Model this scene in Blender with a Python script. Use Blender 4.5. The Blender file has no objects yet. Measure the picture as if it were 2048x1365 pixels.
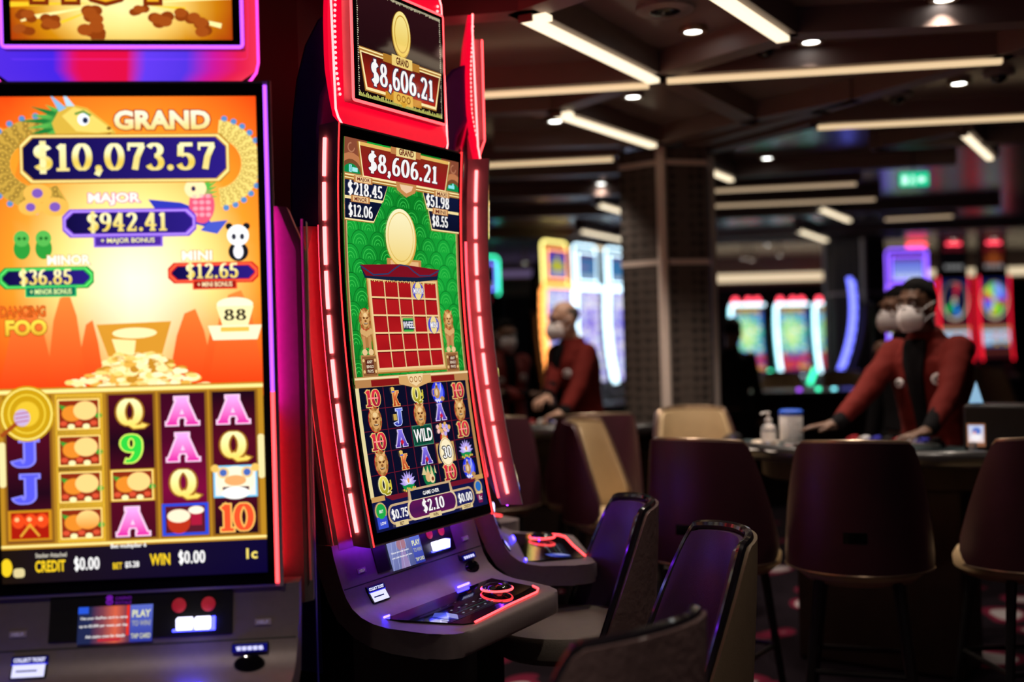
import bpy, bmesh, math, random
from math import sin, cos, pi, radians, sqrt, atan2
from mathutils import Vector, Matrix, Euler, noise
random.seed(11)
S = bpy.context.scene
COL = S.collection

# ------------------------------------------------------------------ camera, world, exposure
CAM = Vector((0.0, 0.0, 1.5))
FPX, ROLL = 2250.0, 0.026
cam_data = bpy.data.cameras.new('camera')
cam = bpy.data.objects.new('camera', cam_data)
COL.objects.link(cam)
S.camera = cam
cam_data.sensor_width = 36.0
cam_data.lens = 36.0 * FPX / 2048.0
cam_data.clip_start, cam_data.clip_end = 0.05, 80
cam.matrix_world = Matrix.Translation(CAM) @ Matrix.Rotation(pi / 2, 4, 'X') @ Matrix.Rotation(-ROLL, 4, 'Z')
cam_data.dof.use_dof = True
cam_data.dof.focus_distance = 3.12
cam_data.dof.aperture_fstop = 1.2
cam_data.dof.aperture_blades = 0

S.view_settings.view_transform = 'Standard'
S.view_settings.look = 'None'
S.view_settings.gamma = 1.0
S.view_settings.use_curve_mapping = False
S.view_settings.exposure = 0.0

world = bpy.data.worlds.new('dim_room_air')
S.world = world
world.use_nodes = True
world.node_tree.nodes['Background'].inputs[0].default_value = (0.30, 0.22, 0.28, 1)
world.node_tree.nodes['Background'].inputs[1].default_value = 0.11


def at(px, py, z=None, D=None):
    """where the sight line through a pixel of the 2048x1365 photo meets a height or a depth"""
    dx, dy = px - 1024.0, 682.5 - py
    c, s = cos(ROLL), sin(ROLL)
    ux, uz = (dx * c + dy * s) / FPX, (-dx * s + dy * c) / FPX
    if D is None:
        D = (z - CAM.z) / uz
    return Vector((ux * D, D, CAM.z + uz * D))


def lin(c):
    f = lambda v: v / 12.92 if v <= 0.04045 else ((v + 0.055) / 1.055) ** 2.4
    return tuple(f(x / 255.0) for x in c)


def hx(s):
    return lin((int(s[0:2], 16), int(s[2:4], 16), int(s[4:6], 16)))


# ------------------------------------------------------------------ materials
def mat(name, col, rough=0.5, metal=0.0, spec=0.5, emit=None, es=1.0, coat=0.0, var=0.0, vscale=30, bump=0.0, bscale=200):
    m = bpy.data.materials.new(name)
    m.use_nodes = True
    nt = m.node_tree
    b = nt.nodes['Principled BSDF']
    b.inputs['Base Color'].default_value = (*col, 1)
    b.inputs['Roughness'].default_value = rough
    b.inputs['Metallic'].default_value = metal
    b.inputs['Specular IOR Level'].default_value = spec
    b.inputs['Coat Weight'].default_value = coat
    b.inputs['Coat Roughness'].default_value = 0.08
    if emit is not None:
        b.inputs['Emission Color'].default_value = (*emit, 1)
        b.inputs['Emission Strength'].default_value = es
    if var or bump:
        tc = nt.nodes.new('ShaderNodeTexCoord')
        n = nt.nodes.new('ShaderNodeTexNoise')
        n.inputs['Scale'].default_value = vscale
        n.inputs['Detail'].default_value = 4
        nt.links.new(tc.outputs['Object'], n.inputs['Vector'])
        if var:
            mx = nt.nodes.new('ShaderNodeMix')
            mx.data_type = 'RGBA'
            mx.inputs[6].default_value = (*[c * (1 - var) for c in col], 1)
            mx.inputs[7].default_value = (*[min(1, c * (1 + var)) for c in col], 1)
            nt.links.new(n.outputs['Fac'], mx.inputs[0])
            nt.links.new(mx.outputs[2], b.inputs['Base Color'])
        if bump:
            n2 = nt.nodes.new('ShaderNodeTexNoise')
            n2.inputs['Scale'].default_value = bscale
            n2.inputs['Detail'].default_value = 3
            nt.links.new(tc.outputs['Object'], n2.inputs['Vector'])
            bp = nt.nodes.new('ShaderNodeBump')
            bp.inputs['Strength'].default_value = bump
            bp.inputs['Distance'].default_value = 0.01
            nt.links.new(n2.outputs['Fac'], bp.inputs['Height'])
            nt.links.new(bp.outputs['Normal'], b.inputs['Normal'])
    return m


def glow(name, col, strength):
    return mat(name, tuple(min(0.8, c) for c in col), 0.4, emit=col, es=strength)


def display(name, strength, gloss=True):
    """a lit display: the picture it shows is stored on the mesh, glass in front"""
    m = bpy.data.materials.new(name)
    m.use_nodes = True
    nt = m.node_tree
    b = nt.nodes['Principled BSDF']
    b.inputs['Base Color'].default_value = (0.004, 0.004, 0.005, 1)
    b.inputs['Roughness'].default_value = 0.06 if gloss else 0.5
    a = nt.nodes.new('ShaderNodeAttribute')
    a.attribute_name = 'Col'
    nt.links.new(a.outputs['Color'], b.inputs['Emission Color'])
    b.inputs['Emission Strength'].default_value = strength
    return m


M = {}
M['body'] = mat('brushed_bronze_grey', (0.25, 0.20, 0.20), 0.42, 0.3, var=0.12, vscale=60, bump=0.04, bscale=500)
M['navy'] = mat('navy_lacquer', (0.045, 0.045, 0.42), 0.4, 0.0, var=0.15)
M['black_gloss'] = mat('black_glass', (0.004, 0.004, 0.005), 0.05, 0.0)
M['black'] = mat('black_plastic', (0.012, 0.011, 0.012), 0.5, var=0.2)
M['black_satin'] = mat('black_satin', (0.012, 0.011, 0.011), 0.35, var=0.2)
M['violet_metal'] = mat('satin_metal_edge', (0.52, 0.44, 0.47), 0.42, 0.2, var=0.1)
M['chrome'] = mat('chrome', (0.7, 0.68, 0.66), 0.12, 1.0, var=0.05)
M['grille'] = mat('red_speaker_mesh', (0.42, 0.02, 0.03), 0.6, emit=(0.8, 0.02, 0.05), es=0.25, var=0.3, vscale=400)
M['red_neon'] = glow('red_led', (1.0, 0.05, 0.055), 4.5)
M['red_line'] = glow('red_edge_led', (1.0, 0.018, 0.02), 4.5)
M['rim_red'] = mat('backlit_red_acrylic', (0.5, 0.01, 0.03), 0.3, emit=(1.0, 0.001, 0.030), es=0.85, var=0.1, vscale=6)
M['pink_led'] = glow('pink_white_led', (1.0, 0.14, 0.14), 5.5)
M['blue_led'] = glow('blue_led', (0.05, 0.055, 1.0), 6.0)
M['white_blue'] = glow('white_blue_led', (0.75, 0.75, 1.0), 2.6)
M['red_wash'] = glow('red_wash_led', (1.0, 0.01, 0.02), 15.0)
M['faint_wash'] = glow('faint_red_wash_led', (1.0, 0.05, 0.07), 4.0)
M['blue_wash'] = glow('blue_wash_led', (0.012, 0.008, 1.0), 80.0)
M['violet_wash'] = glow('violet_wash_led', (0.22, 0.02, 1.0), 18.0)
M['magenta_wash'] = glow('magenta_wash_led', (1.0, 0.01, 0.45), 22.0)
M['disp'] = display('lit_display', 1.0)
M['disp_hot'] = display('bright_display', 1.22)
M['disp_dim'] = display('dim_display', 0.6)
M['sign_glow'] = display('lit_acrylic_colours', 1.2)


# ------------------------------------------------------------------ mesh helpers
class MB:
    """collects shapes, links them as one mesh object"""
    def __init__(self):
        self.bm = bmesh.new()
        self.mi = 0

    def face(self, vs):
        try:
            f = self.bm.faces.new(vs)
            f.material_index = self.mi
            return f
        except ValueError:
            return None

    def v(self, p):
        return self.bm.verts.new(p)

    def box(self, lo, hi, M4=None):
        x0, y0, z0 = lo
        x1, y1, z1 = hi
        P = [(x0, y0, z0), (x1, y0, z0), (x1, y1, z0), (x0, y1, z0), (x0, y0, z1), (x1, y0, z1), (x1, y1, z1), (x0, y1, z1)]
        vs = [self.v(M4 @ Vector(p) if M4 else p) for p in P]
        for q in ((0, 3, 2, 1), (4, 5, 6, 7), (0, 1, 5, 4), (1, 2, 6, 5), (2, 3, 7, 6), (3, 0, 4, 7)):
            self.face([vs[i] for i in q])

    def loft(self, rings, closed=True, caps=True, loop=False):
        """rings: lists of points of equal length"""
        R = [[self.v(p) for p in r] for r in rings]
        n = len(R[0])
        m = n if closed else n - 1
        L = len(R)
        for i in range(L if loop else L - 1):
            a, b = R[i], R[(i + 1) % L]
            for j in range(m):
                self.face([a[j], a[(j + 1) % n], b[(j + 1) % n], b[j]])
        if caps and not loop and closed:
            self.face(list(reversed(R[0])))
            self.face(R[-1])

    def tube(self, pts, r, n=8, loop=False, sx=1.0):
        pts = [Vector(p) for p in pts]
        L = len(pts)
        rr = r if isinstance(r, (list, tuple)) else [r] * L
        rings = []
        up = None
        for i, p in enumerate(pts):
            a = pts[(i - 1) % L] if (loop or i > 0) else p
            b = pts[(i + 1) % L] if (loop or i < L - 1) else p
            t = (b - a)
            t = t.normalized() if t.length > 1e-9 else Vector((0, 0, 1))
            if up is None:
                up = Vector((0, 0, 1)) if abs(t.z) < 0.9 else Vector((0, 1, 0))
            s = t.cross(up)
            s = s.normalized() if s.length > 1e-6 else t.orthogonal().normalized()
            up = s.cross(t).normalized()
            rings.append([p + (s * cos(2 * pi * k / n) * sx + up * sin(2 * pi * k / n)) * rr[i] for k in range(n)])
        self.loft(rings, loop=loop)

    def capsule(self, p0, p1, r0, r1, n=10):
        p0, p1 = Vector(p0), Vector(p1)
        d = (p1 - p0)
        L = d.length
        t = d / L if L > 1e-6 else Vector((0, 0, 1))
        pts, rr = [], []
        for k in range(4):
            a = pi / 2 * (1 - k / 3.5)
            pts.append(p0 - t * r0 * sin(a)); rr.append(max(0.0008, r0 * cos(a)))
        pts.append(p0); rr.append(r0)
        pts.append(p1); rr.append(r1)
        for k in range(3, -1, -1):
            a = pi / 2 * (1 - k / 3.5)
            pts.append(p1 + t * r1 * sin(a)); rr.append(max(0.0008, r1 * cos(a)))
        self.tube(pts, rr, n)

    def lathe(self, prof, n=20, M4=None, caps=True):
        rings = []
        for r, z in prof:
            ring = [Vector((r * cos(2 * pi * k / n), r * sin(2 * pi * k / n), z)) for k in range(n)]
            rings.append([M4 @ p for p in ring] if M4 else ring)
        self.loft(rings, caps=caps)

    def ellipsoid(self, c, r, n=14, m=9, M4=None):
        rings = []
        for i in range(m + 1):
            a = -pi / 2 + pi * (i + 0.02) / (m + 0.04)
            ring = []
            for k in range(n):
                p = Vector((r[0] * cos(a) * cos(2 * pi * k / n), r[1] * cos(a) * sin(2 * pi * k / n), r[2] * sin(a)))
                if M4:
                    p = M4 @ p
                ring.append(Vector(c) + p)
            rings.append(ring)
        self.loft(rings)

    def prism(self, poly, fn, d0, d1):
        """extrude a 2-D outline; fn(u, v, d) -> point"""
        a = [self.v(fn(u, w, d0)) for u, w in poly]
        b = [self.v(fn(u, w, d1)) for u, w in poly]
        n = len(poly)
        self.face(list(reversed(a)))
        self.face(b)
        for i in range(n):
            self.face([a[i], a[(i + 1) % n], b[(i + 1) % n], b[i]])

    def build(self, name, m=None, parent=None, smooth=40, bevel=0.0, seg=2):
        bm = self.bm
        bmesh.ops.recalc_face_normals(bm, faces=bm.faces[:])
        me = bpy.data.meshes.new(name)
        bm.to_mesh(me)
        bm.free()
        for x in (m if isinstance(m, (list, tuple)) else [m]):
            if x:
                me.materials.append(x)
        if smooth:
            me.shade_smooth()
            me.set_sharp_from_angle(angle=radians(smooth))
        o = bpy.data.objects.new(name, me)
        COL.objects.link(o)
        if parent:
            o.parent = parent
        if bevel:
            md = o.modifiers.new('bevel', 'BEVEL')
            md.width, md.segments, md.limit_method = bevel, seg, 'ANGLE'
            md.angle_limit = radians(35)
        return o


def tag(o, label, cat, group=None, kind=None):
    if label:
        o['label'] = label
    if cat:
        o['category'] = cat
    if group:
        o['group'] = group
    if kind:
        o['kind'] = kind
    return o


def thing(name, label, cat, loc=(0, 0, 0), rz=0.0, group=None):
    o = bpy.data.objects.new(name, None)
    o.empty_display_size = 0.1
    COL.objects.link(o)
    o.location = loc
    o.rotation_euler = (0, 0, rz)
    return tag(o, label, cat, group)


def struct(o):
    o['kind'] = 'structure'
    return o


def copy_tree(o, parent=None):
    c = o.copy()
    COL.objects.link(c)
    if parent:
        c.parent = parent
    for ch in list(o.children):
        copy_tree(ch, c)
    return c


def rrect(x0, y0, x1, y1, r, n=5):
    out = []
    for cx, cy, a in ((x1 - r, y0 + r, -90), (x1 - r, y1 - r, 0), (x0 + r, y1 - r, 90), (x0 + r, y0 + r, 180)):
        for k in range(n + 1):
            t = radians(a + 90 * k / n)
            out.append((cx + r * cos(t), cy + r * sin(t)))
    return out


def bake(o):
    """apply an object's modifiers"""
    dg = bpy.context.evaluated_depsgraph_get()
    me = bpy.data.meshes.new_from_object(o.evaluated_get(dg))
    o.modifiers.clear()
    o.data = me
    return o


# ------------------------------------------------------------------ pictures shown on displays (flat shapes with their own colours)
def earc(cx, cy, rx, ry, a0, a1, n=14):
    return [(cx + rx * cos(radians(a0 + (a1 - a0) * k / n)), cy + ry * sin(radians(a0 + (a1 - a0) * k / n))) for k in range(n + 1)]


def R_(x0, y0, x1, y1):
    return ('r', x0, y0, x1, y1)


SLAB = {
    '0': (.66, [earc(.33, .5, .23, .44, 0, 360, 20)]),
    '1': (.52, [[(.28, .03), (.28, .97)], [(.28, .93), (.12, .8)], R_(.07, 0, .49, .11)]),
    '2': (.62, [earc(.31, .72, .2, .22, 165, -35) + [(.12, .07)], R_(.06, 0, .57, .13), R_(.49, 0, .57, .26)]),
    '3': (.6, [earc(.28, .74, .2, .2, 155, -90), earc(.28, .28, .22, .23, 90, -160)]),
    '4': (.66, [[(.42, .97), (.08, .33)], R_(.03, .25, .64, .36), [(.43, .03), (.43, .97)], R_(.27, 0, .6, .1)]),
    '5': (.62, [R_(.12, .86, .55, 1.0), [(.16, .92), (.14, .5)], earc(.3, .31, .22, .26, 125, -160)]),
    '6': (.64, [earc(.33, .3, .21, .25, 0, 360, 18), earc(.42, .42, .3, .52, 190, 75)]),
    '7': (.6, [R_(.05, .86, .6, 1), R_(.05, .72, .13, 1), [(.54, .9), (.36, .48), (.28, .03)]]),
    '8': (.66, [earc(.33, .74, .17, .2, 0, 360, 16), earc(.33, .27, .22, .22, 0, 360, 18)]),
    '9': (.64, [earc(.31, .7, .21, .25, 0, 360, 18), earc(.22, .58, .3, .52, 10, -105)]),
    '.': (.28, [('d', .14, .1, .11)]),
    ',': (.28, [('d', .14, .1, .11), [(.2, .08), (.08, -.16)]]),
    '$': (.62, [earc(.31, .7, .2, .2, 20, 270), earc(.31, .29, .21, .21, 90, -160), [(.31, -.09), (.31, 1.09)]]),
    'A': (.76, [[(.1, .04), (.36, .95)], [(.36, .95), (.62, .04)], R_(.2, .28, .54, .38), R_(-.02, 0, .24, .1), R_(.46, 0, .76, .1), R_(.2, .92, .5, 1)]),
    'Q': (.72, [earc(.33, .52, .23, .43, 0, 360, 20), [(.28, .2), (.46, -.02), (.66, .0), (.7, .08)]]),
    'J': (.64, [[(.42, .95), (.42, .26)] + earc(.26, .24, .16, .19, 0, -165), R_(.2, .9, .62, 1)]),
    'K': (.78, [[(.16, .03), (.16, .97)], [(.6, .95), (.22, .42)], [(.32, .58), (.6, .04)], R_(0, 0, .34, .1), R_(0, .9, .34, 1), R_(.44, 0, .78, .1), R_(.42, .9, .74, 1)]),
    ' ': (.3, []),
}


def ribbon(pts, th=0.045, tk=0.06, grow=0.0):
    closed = (Vector(pts[0]) - Vector(pts[-1])).length < 1e-4 and len(pts) > 4
    if closed:
        pts = pts[:-1]
    n = len(pts)
    L, Rr = [], []
    for i in range(n):
        a = Vector(pts[(i - 1) % n] if (closed or i) else pts[0])
        b = Vector(pts[(i + 1) % n] if (closed or i < n - 1) else pts[-1])
        t = (b - a).normalized()
        h = th + tk * abs(t.y) + grow
        p = Vector(pts[i])
        if grow and not closed:
            if i == 0: p = p - t * grow
            if i == n - 1: p = p + t * grow
        nrm = Vector((-t.y, t.x))
        L.append(p + nrm * h)
        Rr.append(p - nrm * h)
    out = []
    for i in range(n if closed else n - 1):
        j = (i + 1) % n
        out.append([tuple(L[i]), tuple(L[j]), tuple(Rr[j]), tuple(Rr[i])])
    return out


class Art:
    """u to the right, v downwards, in millimetres of the display"""
    def __init__(self, W=570, H=1080):
        self.items = []
        self.size = (W, H)

    def poly(self, pts, col, layer=1):
        self.items.append((pts, col, layer))

    def rect(self, u0, v0, u1, v1, col, layer=1):
        self.poly([(u0, v0), (u1, v0), (u1, v1), (u0, v1)], col, layer)

    def grid(self, u0, v0, u1, v1, nu, nv, fn, layer=0):
        for i in range(nu):
            for j in range(nv):
                a, b = u0 + (u1 - u0) * i / nu, u0 + (u1 - u0) * (i + 1) / nu
                c, d = v0 + (v1 - v0) * j / nv, v0 + (v1 - v0) * (j + 1) / nv
                self.rect(a, c, b, d, fn, layer)

    def disc(self, u, v, ru, rv, col, layer=1, n=22):
        self.poly([(u + ru * cos(2 * pi * k / n), v + rv * sin(2 * pi * k / n)) for k in range(n)], col, layer)

    def ring(self, u, v, ru, rv, w, col, layer=1, a0=0, a1=360, n=24):
        p, q = earc(u, v, ru, rv, a0, a1, n), earc(u, v, ru - w, rv - w, a0, a1, n)
        for i in range(n):
            self.poly([p[i], p[i + 1], q[i + 1], q[i]], col, layer)

    def line(self, pts, w, col, layer=1):
        for q in ribbon(pts, w / 2, 0):
            self.poly(q, col, layer)

    def frame(self, u0, v0, u1, v1, w, col, layer=1):
        self.rect(u0, v0, u1, v0 + w, col, layer); self.rect(u0, v1 - w, u1, v1, col, layer)
        self.rect(u0, v0 + w, u0 + w, v1 - w, col, layer); self.rect(u1 - w, v0 + w, u1, v1 - w, col, layer)

    def slab(self, text, u, v, h, col, layer=3, width=None, outline=None, ow=0.05, align='c', gap=0.06):
        """u = centre (or left), v = middle of the height"""
        total = sum(SLAB[c][0] + gap for c in text) - gap
        sx = (width / total) if width else h
        x = u - total * sx / 2 if align == 'c' else u
        for c in text:
            w, strokes = SLAB[c]
            for g, cc, ly in (((ow, outline, layer - 1),) if outline else ()) + ((0, col, layer),):
                for s in strokes:
                    if s[0] == 'r':
                        polys = [[(s[1] - g, s[2] - g), (s[3] + g, s[2] - g), (s[3] + g, s[4] + g), (s[1] - g, s[4] + g)]]
                    elif s[0] == 'd':
                        polys = [[(s[1] + (s[3] + g) * cos(k * pi / 6), s[2] + (s[3] + g) * sin(k * pi / 6)) for k in range(12)]]
                    else:
                        polys = ribbon(s, grow=g)
                    for p in polys:
                        self.poly([(x + a * sx, v + h * (0.5 - b)) for a, b in p], cc, ly)
            x += (w + gap) * sx

    def font(self, text, u, v, h, col, layer=3, width=None, bold=0.02, outline=None, ow=0.05, shear=0.0):
        for off, cc, ly in (((bold + ow, outline, layer - 1),) if outline else ()) + ((bold, col, layer),):
            polys, box = font_polys(text, off)
            x0, x1, y0, y1 = font_polys(text, bold)[1]
            sy = h / (y1 - y0)
            sx = (width / (x1 - x0)) if width else sy
            for p in polys:
                self.poly([(u + (a - (x0 + x1) / 2) * sx, v - (b - (y0 + y1) / 2) * sy) for a, b in p], cc, ly)

    def build(self, name, fn, m, parent=None, step=60, bisect=True, gap=0.0005, clip=False):
        bm = bmesh.new()
        cl = bm.loops.layers.float_color.new('Col')
        for pts, col, layer in self.items:
            vs = [bm.verts.new((a, b, layer)) for a, b in pts]
            f = bm.faces.new(vs)
            for lp, p in zip(f.loops, pts):
                c = col(*p) if callable(col) else col
                lp[cl] = (c[0], c[1], c[2], 1)
        big = [f for f in bm.faces if len(f.verts) > 4]
        if big:
            bmesh.ops.triangulate(bm, faces=big, ngon_method='EAR_CLIP')
        for co, no in (((0, 0, 0), (-1, 0, 0)), ((self.size[0], 0, 0), (1, 0, 0)), ((0, 0, 0), (0, -1, 0)), ((0, self.size[1], 0), (0, 1, 0))):
            if clip:
                bmesh.ops.bisect_plane(bm, geom=bm.verts[:] + bm.edges[:] + bm.faces[:], dist=1e-4, plane_co=co, plane_no=no, clear_outer=True)
        if bisect:
            vmax = max(v.co.y for v in bm.verts)
            k = step
            while k < vmax:
                bmesh.ops.bisect_plane(bm, geom=bm.verts[:] + bm.edges[:] + bm.faces[:], dist=1e-4, plane_co=(0, k, 0), plane_no=(0, 1, 0))
                k += step
        for v in bm.verts:
            v.co = fn(v.co.x, v.co.y, v.co.z * gap)
        me = bpy.data.meshes.new(name)
        bm.to_mesh(me)
        bm.free()
        me.materials.append(m)
        o = bpy.data.objects.new(name, me)
        COL.objects.link(o)
        if parent:
            o.parent = parent
        return o


_fc = {}


def font_polys(text, off):
    key = (text, round(off, 3))
    if key not in _fc:
        cu = bpy.data.curves.new('lettering', 'FONT')
        cu.body = text
        cu.offset = off
        cu.resolution_u = 3
        ob = bpy.data.objects.new('lettering', cu)
        COL.objects.link(ob)
        dg = bpy.context.evaluated_depsgraph_get()
        me = ob.evaluated_get(dg).to_mesh()
        polys = [[(me.vertices[i].co.x, me.vertices[i].co.y) for i in p.vertices] for p in me.polygons]
        xs = [p[0] for q in polys for p in q] or [0, 1]
        ys = [p[1] for q in polys for p in q] or [0, 1]
        bpy.data.objects.remove(ob)
        bpy.data.curves.remove(cu)
        _fc[key] = (polys, (min(xs), max(xs), min(ys), max(ys)))
    return _fc[key]


def mixc(a, b, t):
    t = max(0.0, min(1.0, t))
    return tuple(x + (y - x) * t for x, y in zip(a, b))


WHITE = (0.95, 0.93, 0.92)
GOLD, GOLD2, GOLD3 = hx('E8B860'), hx('A8702C'), hx('FFE9A8')
NAVY, RED, DRED = hx('0C1030'), hx('B01818'), hx('5A0C14')


def vgrad(v0, v1, a, b):
    return lambda u, v: mixc(a, b, (v - v0) / (v1 - v0))


def gold_frame(A, u0, v0, u1, v1, w, layer):
    A.frame(u0, v0, u1, v1, w, GOLD2, layer)
    A.frame(u0 + w * .25, v0 + w * .25, u1 - w * .25, v1 - w * .25, w * .35, GOLD3, layer + 1)


def lion_face(A, u, v, r, L=4):
    A.disc(u, v, r * .92, r * 1.12, hx('C81E1E'), L)
    for k in range(14):
        a = 2 * pi * k / 14
        A.disc(u + r * .66 * cos(a), v + r * .8 * sin(a), r * .25, r * .27, hx('9A6430') if k % 2 else hx('C08A4C'), L + 1, 10)
    A.disc(u, v, r * .58, r * .78, hx('D9A565'), L + 2)
    A.disc(u, v - r * .42, r * .3, r * .22, hx('F3CF94'), L + 3, 12)
    for s in (-1, 1):
        A.poly([(u + s * r * .5, v - r * .5), (u + s * r * .72, v - r * 1.05), (u + s * r * .2, v - r * .72)], hx('E0B070'), L + 2)
        A.disc(u + s * r * .24, v - r * .1, r * .15, r * .08, hx('4A1410'), L + 3, 10)
        A.line([(u + s * r * .45, v - r * .2), (u + s * r * .1, v - r * .12)], r * .09, hx('7A4820'), L + 4)
    A.disc(u, v + r * .18, r * .18, r * .12, hx('8A5426'), L + 3, 10)
    A.poly([(u - r * .34, v + r * .36), (u + r * .34, v + r * .36), (u + r * .24, v + r * .52), (u - r * .24, v + r * .52)], hx('5A2A14'), L + 3)
    for k in range(4):
        A.rect(u - r * .22 + k * r * .12, v + r * .37, u - r * .15 + k * r * .12, v + r * .44, hx('F6E6C0'), L + 4)


def teapot(A, u, v, r, L=4):
    A.disc(u + r * .05, v, r * 1.0, r * 1.0, hx('2430D8'), L)
    A.disc(u + r * .05, v, r * .75, r * .75, hx('6A78FF'), L + 1)
    A.disc(u - r * .2, v + r * .05, r * .45, r * .5, hx('B88A55'), L + 2)
    A.disc(u - r * .28, v + r * .0, r * .2, r * .3, hx('E8C898'), L + 3)
    A.rect(u - r * .38, v - r * .62, u - r * .02, v - r * .4, hx('8A6034'), L + 3)
    A.disc(u - r * .2, v - r * .72, r * .12, r * .12, hx('E8C898'), L + 3, 10)
    A.ring(u - r * .72, v, r * .26, r * .36, r * .09, hx('C89A60'), L + 2, n=12)
    A.line([(u + r * .2, v + r * .1), (u + r * .45, v - r * .3), (u + r * .5, v - r * .8)], r * .14, hx('C0C4F0'), L + 2)
    A.disc(u + r * .5, v + r * .6, r * .34, r * .22, hx('B88A55'), L + 3, 12)
    for k in range(5):
        A.disc(u - r * .5 + k * r * .17, v + r * .68 + (k % 2) * r * .12, r * .12, r * .12, hx('E8E8FF'), L + 3, 8)


def lotus(A, u, v, r, L=4):
    A.disc(u, v + r * .3, r * .8, r * .6, hx('149048'), L)
    for lay, (n, rr, c) in enumerate(((9, 1.0, 'B9A6F2'), (7, .78, 'DCCBFF'), (5, .5, 'F6EEFF'))):
        for k in range(n):
            a = pi * (k + .5) / n
            d = Vector((cos(a), -sin(a) * .95))
            q = Vector((-d.y, d.x)) * rr * r * .17
            o = Vector((u, v + r * .35))
            m = o + d * rr * r * .55
            t = o + d * rr * r * 1.12
            A.poly([tuple(o), tuple(m + q), tuple(t), tuple(m - q)], hx(c) if k % 2 else mixc(hx(c), hx('7A5AD0'), .35), L + 1 + lay)
    A.disc(u, v + r * .05, r * .14, r * .2, hx('E89A50'), L + 4, 10)
    for k in range(7):
        A.disc(u - r * .75 + k * r * .25, v + r * (.72 + .1 * sin(k * 2)), r * .12, r * .1, hx('D9B04C'), L + 4, 8)


def peaches(A, u, v, r, L=4):
    A.disc(u, v, r * .85, r * .9, hx('0C7040'), L)
    for k in range(4):
        A.poly([(u - r + k * r * .6, v - r * .2), (u - r * .6 + k * r * .5, v - r * .85), (u - r * .3 + k * r * .45, v - r * .1)], hx('D9C890'), L + 1)
    A.disc(u - r * .2, v + r * .05, r * .36, r * .4, hx('E3B57C'), L + 2)
    A.disc(u + r * .3, v + r * .2, r * .36, r * .38, hx('F0D2A0'), L + 3)
    A.disc(u + r * .34, v + r * .24, r * .17, r * .17, hx('7A3A20'), L + 4, 10)


def vase(A, u, v, r, L=4):
    A.disc(u, v + r * .5, r * .55, r * .5, hx('C03020'), L)
    A.disc(u, v + r * .5, r * .36, r * .36, hx('D9A860'), L + 1)
    for k in range(14):
        a = k * 2.4
        q = .18 + .75 * sqrt(k / 14)
        A.disc(u + r * q * cos(a), v - r * .25 + r * .5 * q * sin(a), r * .22, r * .2, (hx('F2C0B8'), hx('E0AC60'), hx('B9A8F0'))[k % 3], L + 2 + k % 2, 9)


def crown_k(A, u, v, h, L):
    A.slab('K', u, v + h * .06, h * .88, vgrad(v - h / 2, v + h / 2, hx('F08A50'), hx('B03018')), L, outline=hx('F0C070'))
    A.poly([(u - h * .46, v - h * .62), (u - h * .36, v - h * .46), (u - h * .28, v - h * .66), (u - h * .18, v - h * .46), (u - h * .1, v - h * .6), (u - h * .12, v - h * .3), (u - h * .4, v - h * .3)], hx('E8C060'), L + 1)
    A.rect(u - h * .4, v - h * .4, u - h * .12, v - h * .32, hx('3A50D8'), L + 2)


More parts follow.
